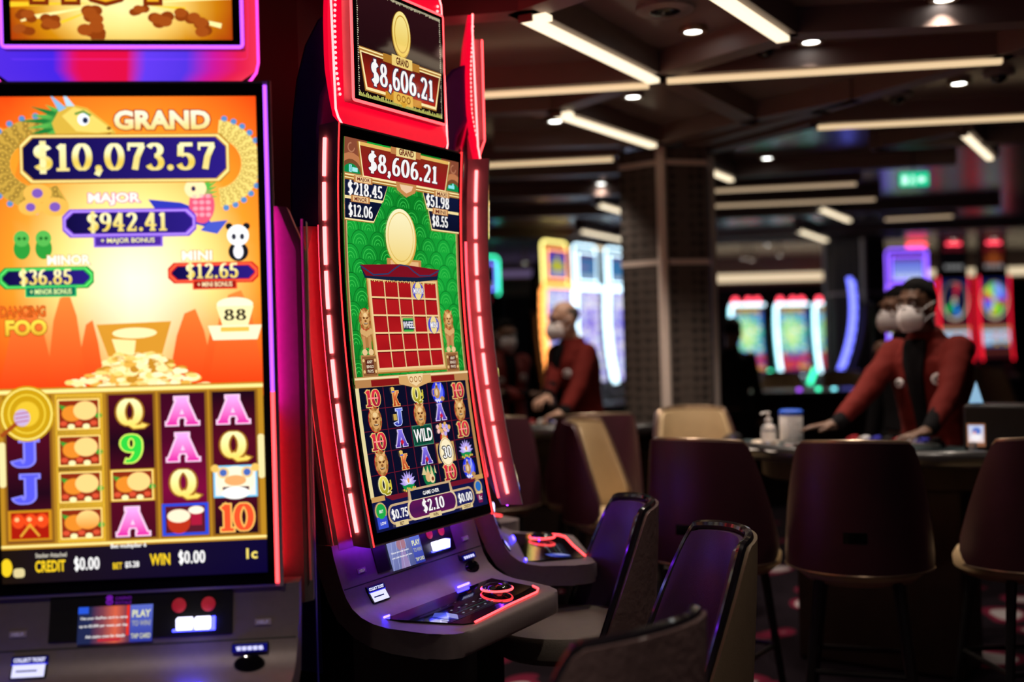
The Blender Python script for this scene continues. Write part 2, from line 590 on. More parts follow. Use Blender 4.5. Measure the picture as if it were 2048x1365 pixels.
def bingo_art():
    """main display of the bingo game: gold and green, numbers of the prizes, a card of red squares, five reels"""
    A = Art()
    W, H = 570, 1080
    green = lambda u, v: mixc(hx('0A7A22'), hx('18A83A'), .5 + .5 * sin(u * .012 + v * .006))
    A.grid(0, 0, W, 680, 6, 12, green, 0)
    # overlapping scale pattern
    for row in range(15):
        for c in range(8):
            u, v = (c - .2) * 84 + (row % 2) * 42, 130 + row * 40
            if v > 690: continue
            for q in (40, 29, 18, 8):
                A.ring(u, v, q, q * 1.02, 2.2, hx('3CC850') if q != 40 else hx('0A6A20'), 1, 180, 360, 9)
    # border pillars
    for s in (0, 1):
        x = (lambda u: u) if not s else (lambda u: W - u)
        A.rect(*sorted((x(0), x(9)))[:1], 95, max(x(0), x(9)), 680, hx('8A6238'), 2)
        A.rect(min(x(9), x(13)), 95, max(x(9), x(13)), 680, hx('D8AE78'), 2)
        # arched corners of the banner
        A.rect(min(x(0), x(100)), 0, max(x(0), x(100)), 112, hx('8A4A34'), 2)
        A.disc(x(30), 122, 76, 82, hx('C07A50'), 3)
        A.disc(x(30), 126, 60, 68, hx('7A4A2C'), 4)
        A.disc(x(30), 130, 52, 60, hx('0E8A48'), 5)
        A.rect(min(x(0), x(100)), 96, max(x(0), x(100)), 116, hx('A8743C'), 6)
        A.ring(x(30), 26, 16, 14, 4, hx('B87858'), 3, 0, 270, 14)
    A.rect(20, 74, 32, 94, hx('9AF0F4'), 6); A.frame(23, 77, 29, 91, 1.5, hx('1A7080'), 7); A.rect(34, 80, 58, 92, hx('A8F0F0'), 6)
    A.rect(512, 78, 546, 88, hx('8AE8F0'), 6); A.disc(538, 76, 5, 5, hx('8AE8F0'), 6, 8)
    # banner
    A.poly([(52, 6), (520, 6), (498, 104), (76, 104)], GOLD2, 7)
    A.poly([(58, 6), (514, 6), (494, 100), (80, 100)], GOLD3, 8)
    A.poly([(64, 16), (508, 16), (490, 98), (84, 98)], lambda u, v: mixc(hx('7C2418'), mixc(hx('B83A1C'), hx('A01020'), v / 100), (v - 8) / 60), 9)
    A.rect(64, 6, 508, 16, GOLD, 9)
    A.slab('$8,606.21', 274, 56, 54, WHITE, 12, width=346, outline=hx('50101A'), ow=.04)
    A.rect(206, -2, 356, 20, hx('C08048'), 10)
    A.rect(232, -4, 330, 24, hx('F0D890'), 11)
    A.font('GRAND', 281, 10, 19, hx('6A1812'), 13, width=74, bold=.035)
    # divider and crest
    A.rect(0, 100, W, 104, GOLD3, 10); A.rect(0, 104, W, 116, GOLD2, 10); A.rect(0, 109, W, 112, GOLD3, 11)
    A.poly([(232, 98), (336, 98), (330, 122), (300, 132), (284, 140), (268, 132), (238, 122)], hx('C98A50'), 12)
    A.poly([(250, 104), (318, 104), (310, 118), (284, 128), (258, 118)], hx('F0C8A0'), 13)
    # prize boxes
    for (pts, tagx, tv, word) in (
            ([(0, 112), (196, 112), (172, 160), (0, 160)], 78, 112, 'MAJOR'), ([(0, 168), (168, 168), (128, 222), (0, 222)], 66, 167, 'MINOR'),
            ([(372, 112), (570, 112), (570, 160), (396, 160)], 470, 112, 'MAXI'), ([(402, 168), (570, 168), (570, 222), (420, 222)], 462, 167, 'MINI')):
        c = [sum(p[i] for p in pts) / len(pts) for i in (0, 1)]
        big = [(c[0] + (a - c[0]) * 1.04, c[1] + (b - c[1]) * 1.22) for a, b in pts]
        big = [(max(0, min(W, a)), b) for a, b in big]
        A.poly(big, GOLD2, 7)
        A.poly([((a * 2 + p) / 3, (b * 2 + q) / 3) for (a, b), (p, q) in zip(big, pts)], GOLD3, 8)
        A.poly(pts, vgrad(112, 222, hx('10183A'), hx('0A0E28')), 9)
        A.rect(tagx - 42, tv - 10, tagx + 42, tv + 9, hx('C08048'), 14)
        A.rect(tagx - 34, tv - 8, tagx + 34, tv + 7, hx('F0C890'), 15)
        A.font(word, tagx, tv, 12, hx('6A1812'), 16, width=56, bold=.02)
    A.slab('$218.45', 90, 138, 36, WHITE, 12, width=156)
    A.slab('$12.06', 68, 199, 34, WHITE, 12, width=108)
    A.slab('$51.98', 450, 137, 36, WHITE, 12, width=126)
    A.slab('$8.55', 462, 196, 34, WHITE, 12, width=86)
    # plain gold coin and its gold stand
    A.rect(190, 322, 360, 372, hx('C88A4C'), 3); A.rect(206, 328, 346, 342, hx('E8B880'), 4)
    A.disc(262, 262, 76, 86, hx('D8A848'), 5, 36)
    A.disc(258, 258, 73, 83, lambda u, v: mixc(hx('FFF6C8'), hx('F4D478'), (v - 180) / 160), 6, 36)
    A.ring(258, 258, 64, 73, 3, hx('E0BC60'), 7, n=36)
    # pagoda roof
    top = [(60, 348), (120, 372), (190, 366), (222, 350), (250, 338), (288, 340), (314, 354), (345, 366), (400, 364), (452, 346)]
    A.poly(top + [(440, 378), (330, 388), (300, 370), (245, 370), (215, 388), (80, 384)], hx('14203C'), 7)
    A.poly(top + [(436, 366), (335, 374), (300, 358), (248, 356), (214, 374), (86, 378)], hx('7E1020'), 8)
    A.line([(p[0], p[1] + 2) for p in top], 4, hx('283C68'), 9)
    for k in range(34):
        A.disc(92 + k * 10.2, 389 + (2 if k % 2 else 0), 2.4, 3, hx('F0C870'), 9, 6)
    # card of 5 x 5 red squares
    gl, gr, gt, gb = 102, 430, 386, 640
    sk = lambda u, v: u + (v - gt) * .045
    def q4(u0, v0, u1, v1, col, layer): A.poly([(sk(u0, v0), v0), (sk(u1, v0), v0), (sk(u1, v1), v1), (sk(u0, v1), v1)], col, layer)
    q4(gl - 14, gt - 8, gr + 14, gb + 14, GOLD2, 4)
    q4(gl - 10, gt - 6, gr + 10, gb + 10, hx('DDB070'), 5)
    q4(gl - 4, gt - 2, gr + 4, gb + 4, hx('F0CC90'), 6)
    cw, chh = (gr - gl) / 5, (gb - gt) / 5
    for i in range(5):
        for j in range(5):
            u0, v0 = gl + i * cw + 3, gt + j * chh + 3
            special = (i, j) in ((3, 0), (2, 2), (4, 2))
            q4(u0, v0, u0 + cw - 5, v0 + chh - 5, hx('6A0A10'), 7)
            q4(u0, v0 + 3, u0 + cw - 7, v0 + chh - 5, hx('D8B070') if special else (lambda u, v: mixc(hx('A01218'), hx('BC1C20'), .5 + .5 * sin(u * .3) * sin(v * .2))), 8)
            c = (sk(u0 + cw / 2 - 3, v0 + chh / 2), v0 + chh / 2)
            if (i, j) == (2, 2):
                A.rect(c[0] - 26, c[1] - 18, c[0] + 26, c[1] + 18, hx('0C3014'), 9)
                A.rect(c[0] - 24, c[1] - 20, c[0] + 24, c[1] - 14, hx('40B048'), 10); A.rect(c[0] - 24, c[1] + 14, c[0] + 24, c[1] + 20, hx('40B048'), 10)
                A.font('WHEEL', c[0], c[1], 20, WHITE, 12, width=56, outline=hx('3A2A80'))
            elif special:
                A.disc(c[0], c[1], 29, 26, hx('4A46C8'), 9); A.disc(c[0], c[1], 18, 27, hx('F0D890'), 10)
                A.font('MINOR' if j == 0 else 'MINI', c[0], c[1], 17, WHITE, 13, width=52 if j == 0 else 40, outline=hx('2A2A90'))
    # guardian lions on pedestals
    for u in (72, 490):
        A.disc(u, 536, 26, 44, hx('B07A44'), 5)
        for k in range(5):
            A.disc(u - 20 + k * 10, 520 + abs(k - 2) * -4 + 22, 8, 9, hx('D9AA6C'), 6, 9)
        A.rect(u - 20, 548, u - 8, 592, hx('C89058'), 6); A.rect(u + 6, 548, u + 18, 592, hx('C89058'), 6)
        A.disc(u - 15, 592, 12, 9, hx('EBC690'), 7, 10); A.disc(u + 13, 592, 12, 9, hx('EBC690'), 7, 10)
        lion_face(A, u - 2, 500, 28, 6)
        A.rect(u - 34, 600, u + 36, 662, hx('B98450'), 5); A.rect(u - 30, 604, u + 32, 658, hx('8E5C34'), 6)
        A.rect(u - 17, 612, u + 19, 652, hx('5A2218'), 7)
        for k, w in enumerate(('ANY', 'BINGO', 'PAYS')):
            A.font(w, u + 1, 619 + k * 13, 9, hx('F0DCC0'), 9, width=26 if k != 1 else 31, bold=.02)
        for s in (-25, 27):
            A.disc(u + s, 615, 5, 5, hx('E8C080'), 7, 8); A.disc(u + s, 646, 5, 5, hx('E8C080'), 7, 8)
    # divider over the reels
    A.rect(0, 660, W, 690, hx('B98450'), 6); A.rect(0, 662, W, 668, hx('F6DCA8'), 7)
    A.poly([(70, 670), (240, 670), (240, 688), (70, 688), (84, 679)], hx('8A1818'), 8)
    A.poly([(330, 670), (490, 670), (476, 679), (490, 688), (330, 688)], hx('8A1818'), 8)
    A.poly([(200, 664), (362, 664), (362, 686), (316, 690), (281, 702), (246, 690), (200, 686)], hx('D8A868'), 9)
    A.poly([(240, 660), (322, 660), (312, 684), (281, 696), (250, 684)], hx('F4D4A0'), 10)
    for k in (-1, 0, 1):
        A.ring(281 + k * 22, 676, 9, 9, 3, hx('A87038'), 11, n=10)
    # reels
    A.rect(0, 690, W, H, hx('0A0C20'), 1)
    A.rect(0, 690, 16, 990, hx('E8D8A0'), 2); A.rect(554, 690, W, 990, hx('B98450'), 2)
    A.rect(16, 690, 554, 1000, hx('0B0D26'), 3)
    for k in range(1, 5):
        A.rect(16 + k * 107.6 - 1.5, 690, 16 + k * 107.6 + 1.5, 1000, hx('6A1428'), 4)
        A.rect(16, 690 + k * 60 - 1, 554, 690 + k * 60 + 1, hx('6A1428'), 4)
    reels = ['10 K Q T 10', 'L J L A L', '10 A W V 10', 'L K A C O', 'Q O P 10 T']
    for j, row in enumerate(reels):
        for i, s in enumerate(row.split()):
            u, v, h = 16 + (i + .5) * 107.6, 690 + (j + .5) * 60, 47
            if s == '10':
                A.slab('10', u, v, h, vgrad(v - h / 2, v + h / 2, hx('E83048'), hx('A01838')), 7, outline=hx('F0C878'), width=68, gap=-.04)
                A.rect(u - 20, v - 2, u + 24, v + 2, hx('FF9090'), 8)
            elif s == 'K': crown_k(A, u, v + 4, h, 7)
            elif s == 'Q':
                A.slab('Q', u - 4, v, h, vgrad(v - h / 2, v + h / 2, hx('F0E060'), hx('9A9018')), 7, outline=hx('F8F0B0'), width=44)
                A.line([(u + 26, v - 12), (u + 26, v + 12), (u + 16, v + 18)], 5, hx('D8C840'), 7); A.disc(u + 20, v + 2, 4, 6, hx('D8C840'), 8, 8)
            elif s == 'J':
                A.slab('J', u, v, h, vgrad(v - h / 2, v + h / 2, hx('7888F0'), hx('3038A8')), 7, outline=hx('C8D0FF'), width=44)
                A.rect(u - 24, v - 10, u - 8, v + 8, hx('C8A850'), 8)
            elif s == 'A':
                A.slab('A', u, v, h, vgrad(v - h / 2, v + h / 2, hx('8878F0'), hx('5030A8')), 7, outline=hx('D8C8F0'), width=52)
                A.poly([(u, v + 2), (u + 8, v + 11), (u, v + 20), (u - 8, v + 11)], hx('D02038'), 9)
            elif s == 'L': lion_face(A, u, v, 33, 5)
            elif s == 'T': teapot(A, u, v, 34, 5)
            elif s == 'O': lotus(A, u, v - 2, 36, 5)
            elif s == 'P': peaches(A, u, v, 36, 5)
            elif s == 'V': vase(A, u, v, 36, 5)
            elif s == 'C':
                A.rect(u - 50, v - 28, u + 46, v + 30, hx('C89858'), 5); A.disc(u - 2, v, 44, 40, hx('14163A'), 6)
                A.disc(u, v, 37, 43, hx('FFF0C8'), 7); A.ring(u, v, 35, 41, 3, hx('D8B878'), 8)
                A.slab('30', u, v, 34, WHITE, 11, outline=hx('1A1420'), ow=.09, width=46)
            elif s == 'W':
                A.rect(u - 50, v - 30, u + 50, v + 30, hx('0A4A38'), 5); A.frame(u - 50, v - 30, u + 50, v + 30, 3, hx('3A7A60'), 6)
                A.font('WILD', u, v, 38, WHITE, 9, width=92, outline=hx('101A18'), bold=.03)
    # meters
    A.rect(0, 990, W, 1080, hx('101444'), 4)
    A.poly([(60, 990), (540, 990), (510, 1004), (90, 1004)], hx('701428'), 5)
    A.rect(0, 986, 60, 1000, hx('C89858'), 5); A.rect(500, 986, W, 1000, hx('C89858'), 5)
    A.poly(rrect(60, 1014, 500, 1070, 26), hx('C8A880'), 6); A.poly(rrect(66, 1020, 494, 1064, 22), hx('1A1C5A'), 7)
    A.poly([(168, 984), (382, 984), (398, 1062), (152, 1062)], hx('C8A880'), 8); A.rect(176, 990, 374, 1016, hx('0C1234'), 9)
    A.poly(rrect(150, 1012, 400, 1072, 28), hx('E0C8A0'), 9); A.poly(rrect(157, 1018, 393, 1066, 24), lambda u, v: mixc(hx('4A1450'), hx('9A2060'), 1 - abs(u - 275) / 120), 10)
    A.font('GAME OVER', 275, 1003, 11, WHITE, 12, bold=.02)
    A.slab('$2.10', 275, 1039, 34, WHITE, 13, width=110)
    A.slab('$0.75', 110, 1042, 26, WHITE, 12, width=76); A.slab('$0.00', 446, 1042, 26, WHITE, 12, width=76)
    for u, w in ((110, 'BET'), (275, 'WIN'), (446, 'CREDIT')):
        A.rect(u - 30, 1062, u + 30, 1076, hx('E0C890'), 14); A.font(w, u, 1069, 9, hx('4A2010'), 15, bold=.02)
    A.disc(30, 1026, 26, 24, hx('C8A870'), 8); A.disc(30, 1026, 21, 20, hx('20A848'), 9); A.rect(8, 1040, 52, 1072, hx('3A50D0'), 8)
    A.font('BET', 30, 1026, 8, WHITE, 11); A.font('LOW', 30, 1058, 8, WHITE, 11)
    A.disc(530, 1022, 22, 22, hx('C8A870'), 8); A.disc(530, 1020, 16, 15, hx('2A70C0'), 9); A.rect(512, 1036, 548, 1042, hx('E8C890'), 9)
    A.poly([(512, 1044), (548, 1044), (540, 1070), (520, 1070)], hx('801850'), 8); A.font('1c', 530, 1054, 14, WHITE, 11)
    return A


def bingo_topper_art(W, H):
    A = Art(W, H)
    A.grid(0, 0, W, H, 6, 5, lambda u, v: mixc(hx('2A0E14'), hx('140608'), v / H), 0)
    for k in range(90):
        u = W * (k + .5) / 90
        A.rect(u - 1, H - 6 - random.random() * 9, u + 1.6, H, hx('D8D870'), 1)
        A.rect(u - 1, 0, u + 1.2, 4 + random.random() * 6, hx('E8E0B8'), 1)
    for k in range(50):
        v = H * (k + .5) / 50
        A.rect(0, v - 1, 2 + random.random() * 5, v + 1.6, hx('E8E0C0'), 1); A.rect(W - 2 - random.random() * 5, v - 1, W, v + 1.6, hx('E8E0C0'), 1)
    A.poly([(4, 176), (W - 4, 176), (W - 34, 292), (30, 292)], GOLD2, 2)
    A.poly([(8, 180), (W - 8, 180), (W - 36, 288), (34, 288)], GOLD3, 3)
    A.poly([(14, 186), (W - 14, 186), (W - 42, 280), (40, 280)], vgrad(186, 280, hx('5E120C'), hx('B02818')), 4)
    A.rect(4, 170, W - 4, 182, GOLD2, 4); A.rect(4, 173, W - 4, 177, GOLD3, 5)
    A.disc(W / 2, 96, 50, 70, hx('A87C20'), 3, 34); A.disc(W / 2, 94, 47, 67, lambda u, v: mixc(hx('FFF0A0'), hx('E8C040'), v / 170), 4, 34)
    A.ring(W / 2, 94, 38, 56, 4, hx('C89C38'), 5, n=30)
    A.rect(W / 2 - 100, 168, W / 2 + 92, 192, hx('B07828'), 6); A.rect(W / 2 - 56, 162, W / 2 + 52, 194, hx('F0D078'), 7)
    A.font('GRAND', W / 2 - 2, 178, 22, hx('5A1810'), 9, width=66, bold=.035)
    A.slab('$8,606.21', W / 2 + 2, 234, 66, WHITE, 9, width=W - 110, outline=hx('38304A'), ow=.05)
    A.rect(W / 2 - 92, 276, W / 2 + 98, 298, hx('C88A28'), 6); A.rect(W / 2 - 52, 270, W / 2 + 50, 304, hx('E8B850'), 7)
    for k in (-1, 0, 1):
        A.ring(W / 2 + k * 26, 286, 11, 11, 4, hx('9A6018'), 8, n=10)
    A.poly([(W / 2 - 22, 296), (W / 2 + 22, 296), (W / 2, 314)], hx('D8A030'), 8)
    return A


def treasure_art():
    """main display of the treasure game: orange valley, prize plaques, gold heap, five reels"""
    A = Art()
    W, H = 570, 1080
    uc = lambda u: (u - 25) * 570 / 530
    vc = lambda v: (v - 22) * 1080 / 1053
    OR, YE, RD, WH = hx('FF9A28'), hx('FFE88A'), hx('F04810'), hx('FFFAE8')
    def sky(u, v):
        d = sqrt(((u - 300) / 210) ** 2 + ((v - 420) / 260) ** 2)
        c = mixc(WH, YE, d / .75)
        if d > .75: c = mixc(YE, OR, (d - .75) / .5)
        if d > 1.25: c = mixc(OR, RD, (d - 1.25) / .8)
        if v > 430: c = mixc(c, hx('F03A10'), (v - 430) / 230 * min(1, abs(u - 300) / 120))
        return c
    A.grid(0, 0, W, 680, 16, 20, sky, 0)
    A.poly([(0, 60), (70, 90), (40, 200), (0, 240)], OR, 1)
    for x, w, t in ((70, 70, 470), (150, 50, 440), (200, 36, 500), (420, 60, 480), (520, 70, 440), (470, 40, 520)):
        A.poly([(x - w, 660), (x - w * .6, t + 60), (x - w * .3, t + 10), (x + w * .1, t), (x + w * .4, t + 50), (x + w * .8, 660)], lambda u, v: mixc(hx('FF8A3A'), hx('E83A0C'), (v - 430) / 200), 2)
    # dragon coiled round the grand prize
    def coil(cx, cy, rx, ry, a0, a1, n, w, c1, c2):
        for k in range(n):
            a, b = a0 + (a1 - a0) * k / n, a0 + (a1 - a0) * (k + 1.02) / n
            P = lambda t, q: (cx + (rx + q) * cos(radians(t)), cy + (ry + q) * sin(radians(t)))
            A.poly([P(a, -w), P(a, w), P(b, w), P(b, -w)], c1, 2)
            for q in (-.7, -.25, .2, .65):
                c = P((a + b) / 2 + (2 if q in (-.25, .65) else 0), q * w)
                A.ring(c[0], c[1], w * .26, w * .26, 2.5, c2, 3, n=9)
            c = P((a + b) / 2, w + 4)
            A.disc(c[0], c[1], 7, 7, hx('5A8CC8'), 2, 9)
    coil(104, 150, 92, 78, 300, 62, 17, 25, hx('C8A040'), hx('8A6A28'))
    coil(478, 152, 78, 78, -84, 84, 14, 21, hx('F0D878'), hx('C8A850'))
    for k in range(11):
        a = radians(88 + k * 17)
        A.poly([(160 + 26 * cos(a + .35), 58 - 26 * sin(a + .35)), (160 + (86 + 18 * (k % 2)) * cos(a), 62 - (52 + 10 * (k % 2)) * sin(a)), (160 + 26 * cos(a - .35), 58 - 26 * sin(a - .35))], hx('1E7A34') if k % 2 else hx('58B04C'), 4)
    A.poly([(138, 92), (128, 60), (144, 30), (172, 18), (204, 26), (222, 50), (252, 66), (264, 80), (256, 98), (226, 104), (186, 106)], hx('D8B040'), 5)
    A.poly([(150, 44), (176, 24), (202, 32), (218, 54), (248, 68), (258, 78), (224, 82), (180, 78)], hx('F0D468'), 6)
    A.poly([(172, 96), (226, 98), (258, 88), (254, 104), (220, 114), (178, 110)], hx('2E9A44'), 6)
    A.poly([(178, 22), (150, -14), (160, 22)], hx('B8D8F0'), 6); A.poly([(160, 26), (124, -6), (144, 34)], hx('88B8E0'), 6)
    A.line([(174, 90), (210, 94), (254, 84)], 5, hx('7A3A18'), 8); A.disc(250, 72, 5, 4, hx('7A4A18'), 8, 8)
    A.disc(196, 52, 13, 14, hx('F0F4FF'), 8, 14); A.disc(200, 54, 6, 7, hx('202848'), 9, 10); A.line([(178, 40), (196, 34), (212, 44)], 5, hx('3A8A3C'), 9)
    A.line([(256, 92), (284, 100), (300, 92)], 3, hx('A8D8F8'), 8); A.line([(240, 104), (262, 122), (284, 120)], 3, hx('38A050'), 8)
    # lettering and plaques
    A.font('GRAND', uc(365), vc(75), 44, lambda u, v: mixc(hx('FFF6D8'), hx('F0CC58'), (v - 40) / 40), 12, width=208, bold=.045, outline=hx('A03818'), ow=.05)
    def plaque(u0, v0, u1, v1, edge, edge2, layer=8, cut=14):
        def oct_(a): return [(u0 + cut + a, v0 + a), (u1 - cut - a, v0 + a), (u1 - cut * .6 - a, v0 + cut * .7 + a), (u1 - a, v0 + cut + a), (u1 - a, v1 - cut - a), (u1 - cut * .6 - a, v1 - cut * .7 - a), (u1 - cut - a, v1 - a), (u0 + cut + a, v1 - a), (u0 + cut * .6 + a, v1 - cut * .7 - a), (u0 + a, v1 - cut - a), (u0 + a, v0 + cut + a), (u0 + cut * .6 + a, v0 + cut * .7 + a)]
        A.poly(oct_(0), edge, layer); A.poly(oct_(3), edge2, layer + 1); A.poly(oct_(7), edge, layer + 2); A.poly(oct_(9), lambda u, v: mixc(hx('0C0838'), hx('2A1A80'), (u - u0) / (u1 - u0)), layer + 3)
    plaque(uc(78), vc(104), uc(500), vc(212), hx('B88428'), hx('FFE890'), cut=22)
    cream = lambda v0, v1: (lambda u, v: mixc(hx('FFF8C0'), hx('E8C850'), .5 + .5 * sin((v - v0) / (v1 - v0) * 6.3 - 1.2)))
    A.slab('$10,073.57', uc(288), vc(155), 62, cream(120, 190), 14, width=(467 - 100) * 1.06, outline=hx('181058'), ow=.035)
    A.font('MAJOR', uc(265), vc(247), 28, WH, 13, width=112, bold=.04, outline=hx('E828A0'), ow=.05)
    plaque(uc(160), vc(268), uc(428), vc(330), hx('6A38C8'), hx('B890FF'), cut=16)
    A.slab('$942.41', uc(290), vc(297), 42, cream(275, 320), 14, width=172)
    A.rect(uc(222), vc(326), uc(360), vc(352), hx('4A2898'), 12); A.frame(uc(222), vc(326), uc(360), vc(352), 4, hx('8A60E0'), 13)
    A.font('+ MAJOR BONUS', uc(290), vc(339), 14, hx('F0E8A0'), 15, width=116, bold=.02)
    plaque(uc(32), vc(392), uc(220), vc(440), hx('148A30'), hx('58E068'), cut=13)
    A.slab('$36.85', uc(125), vc(414), 34, cream(395, 430), 14, width=112)
    A.font('MINOR', uc(172), vc(378), 22, WH, 13, width=92, bold=.04, outline=hx('E89040'), ow=.04)
    A.rect(uc(84), vc(434), uc(186), vc(458), hx('0C7050'), 12); A.frame(uc(84), vc(434), uc(186), vc(458), 3, hx('40D070'), 13)
    A.font('+ MINOR BONUS', uc(135), vc(446), 12, hx('E0F0A0'), 15, width=88, bold=.02)
    plaque(uc(368), vc(388), uc(552), vc(434), hx('C81818'), hx('FF6040'), cut=13)
    A.slab('$12.65', uc(458), vc(407), 34, cream(388, 425), 14, width=114)
    A.font('MINI', uc(428), vc(373), 22, WH, 13, width=66, bold=.04, outline=hx('F08A40'), ow=.04)
    A.rect(uc(418), vc(427), uc(508), vc(448), hx('9A1010'), 12); A.frame(uc(418), vc(427), uc(508), vc(448), 3, hx('F05030'), 13)
    A.font('+ MINI BONUS', uc(463), vc(437), 11, hx('F8E0B0'), 15, width=76, bold=.02)
    # green figurines, bird, panda, gold casket
    for u in (58, 104):
        A.disc(u, vc(352), 18, 24, hx('2E9A38'), 5); A.disc(u, vc(330), 17, 18, hx('58B850'), 6); A.disc(u - 5, vc(330), 4, 4, hx('1A6A24'), 7, 8); A.disc(u + 6, vc(330), 4, 4, hx('1A6A24'), 7, 8)
    A.poly([(330, 232), (400, 240), (455, 262), (470, 300), (400, 280), (350, 262)], hx('3038B8'), 5)
    A.disc(uc(440), vc(262), 28, 42, hx('E85878'), 6)
    for k in range(12):
        A.disc(uc(440) - 14 + (k % 3) * 14, vc(262) - 20 + (k // 3) * 14, 6, 5, hx('FFA0B0'), 7, 8)
    A.disc(uc(428), vc(226), 24, 22, hx('FFE8B0'), 7); A.disc(uc(424), vc(226), 5, 6, hx('3A2A50'), 8, 8)
    for k in range(5):
        A.poly([(uc(446), vc(214 + k * 6)), (uc(476), vc(196 + k * 12)), (uc(448), vc(224 + k * 6))], hx('58B848'), 6)
    A.poly([(uc(452), vc(300)), (uc(492), vc(296)), (uc(470), vc(326)), (uc(436), vc(318))], hx('4858C8'), 6)
    for u, v, rr in ((uc(112), vc(232), 30), (uc(98), vc(262), 26), (uc(146), vc(262), 30)):
        A.disc(u, v, rr, rr * .7, hx('F0B850'), 4); A.disc(u, v, rr * .4, rr * .36, hx('8058B8'), 5, 12)
    A.disc(uc(512), vc(330), 24, 24, hx('FFFFFF'), 9); A.disc(uc(512), vc(366), 22, 22, hx('181820'), 8); A.disc(uc(512), vc(366), 11, 16, hx('F8F8FF'), 9)
    for s in (-1, 1):
        A.disc(uc(512) + s * 19, vc(310), 8, 8, hx('181820'), 8, 10); A.disc(uc(512) + s * 9, vc(333), 5, 7, hx('303040'), 10, 10)
    A.poly([(uc(464), vc(486)), (uc(540), vc(486)), (uc(528), vc(528)), (uc(476), vc(528))], hx('FFF2B0'), 8); A.disc(uc(502), vc(482), 40, 16, hx('FFF6D0'), 7)
    A.poly([(uc(446), vc(528)), (uc(556), vc(528)), (uc(546), vc(560)), (uc(456), vc(560))], hx('FFF4C8'), 7); A.rect(uc(472), vc(532), uc(530), vc(542), hx('F0C050'), 9)
    A.slab('88', uc(502), vc(505), 26, hx('3A3020'), 11, width=50)
    A.font('DANCING', uc(78), vc(488), 24, hx('F06A20'), 9, width=96, bold=.02, outline=hx('7A3A10'), ow=.05)
    A.font('FOO', uc(84), vc(523), 36, vgrad(505, 545, hx('FFD848'), hx('C88A10')), 11, width=88, bold=.05, outline=hx('8A3A08'), ow=.04)
    # gold ingot and coin heap
    A.poly([(uc(222), vc(520)), (uc(246), vc(544)), (uc(300), vc(548)), (uc(350), vc(542)), (uc(372), vc(516)), (uc(352), vc(588)), (uc(244), vc(590))], hx('D8942C'), 5)
    A.poly([(uc(252), vc(552)), (uc(300), vc(556)), (uc(296), vc(588)), (uc(262), vc(588))], hx('FFE8A0'), 6); A.disc(uc(298), vc(540), 48, 12, hx('FFF0B0'), 6)
    random.seed(5)
    for k in range(230):
        t = random.random()
        v = vc(588) + t * 82
        w = 40 + t * 150
        u = uc(300) + random.uniform(-w, w)
        c = random.choice(('FFF4C0', 'F8D878', 'E8B048', 'FFE8A0', 'C88A28', 'FFF0B0'))
        A.disc(u, v, random.uniform(8, 15), random.uniform(4, 8), hx(c), 7 + k % 6, 9)
    # reels
    T, B = vc(662), vc(992)
    A.rect(0, T - 8, W, B + 10, hx('B88420'), 13); A.rect(0, T - 4, W, T + 4, hx('FFE890'), 14); A.rect(0, B + 1, W, B + 6, hx('FFE890'), 14)
    ce = [10, 118, 228, 340, 452, 562]
    for i in range(5):
        A.rect(ce[i], T + 8, ce[i + 1] - 4, B - 2, hx('8A5A18'), 14)
        A.grid(ce[i] + 6, T + 12, ce[i + 1] - 10, B - 6, 2, 3, lambda u, v, i=i: mixc(hx('1A0414'), hx('5A0820') if i != 3 else hx('7A0838'), .5 + .5 * sin(v * .02 + i)), 15)
    A.rect(ce[1] + 2, T + 8, ce[2] - 6, B - 2, hx('E0B030'), 15)
    cell = (B - T - 14) / 4
    rows = [['D', 'F', 'Q', 'A', 'A'], ['J', 'F', '9', 'A', 'Q'], ['J', 'F', 'F', 'Q', 'L'], ['R', 'F', 'A', 'M', '10']]
    pink = lambda v: vgrad(v - 30, v + 30, hx('FFA8F0'), hx('E020A0'))
    for j in range(4):
        for i in range(5):
            u, v, s, L = (ce[i] + ce[i + 1]) / 2 - 2, T + 12 + (j + .5) * cell, rows[j][i], 17
            if s == 'A': A.slab('A', u, v, 62, pink(v), L + 1, width=66, outline=hx('F8C8E8'))
            elif s == 'Q': A.slab('Q', u, v, 62, vgrad(v - 30, v + 30, hx('FFFAB8'), hx('F8D860')), L + 1, width=60, outline=hx('A06818'))
            elif s == '9': A.slab('9', u, v, 62, hx('30D040'), L + 1, width=46, outline=hx('D8F060'))
            elif s == '10': A.slab('10', u, v, 62, hx('F05028'), L + 1, width=76, outline=hx('FFC060'), gap=-.02)
            elif s == 'J': A.slab('J', u - 6, v, 62, hx('5858F0'), L + 1, width=56, outline=hx('8A88FF'))
            elif s == 'F':
                A.rect(u - 48, v - 36, u + 48, v + 36, hx('C89018'), L); A.rect(u - 42, v - 31, u + 42, v + 31, hx('8A2A10'), L + 1); A.frame(u - 45, v - 34, u + 45, v + 34, 3, hx('FFE080'), L + 2)
                A.poly([(u - 42, v - 22), (u - 12, v - 14), (u - 34, v - 8)], hx('3A9A30'), L + 2); A.disc(u + 42, v + 4, 8, 6, hx('3A9A30'), L + 2, 8)
                A.disc(u - 14, v - 2, 22, 18, hx('E88A28'), L + 3); A.disc(u + 14, v - 8, 25, 21, lambda a, b: mixc(hx('FFD080'), hx('F08A20'), (b - v + 25) / 40), L + 4)
                for k in range(5): A.disc(u - 32 + k * 16, v + 20 + (k % 2) * 7, 8, 6, hx('FFF0B0') if k % 2 else hx('D85030'), L + 5, 8)
            elif s == 'D':
                A.disc(u, v - 4, 58, 62, hx('C89A10'), L + 4, 30); A.ring(u, v - 4, 54, 58, 3, hx('FFF080'), L + 5); A.ring(u, v - 4, 40, 44, 3, hx('F0D040'), L + 5); A.disc(u, v - 4, 26, 28, hx('E8C030'), L + 5)
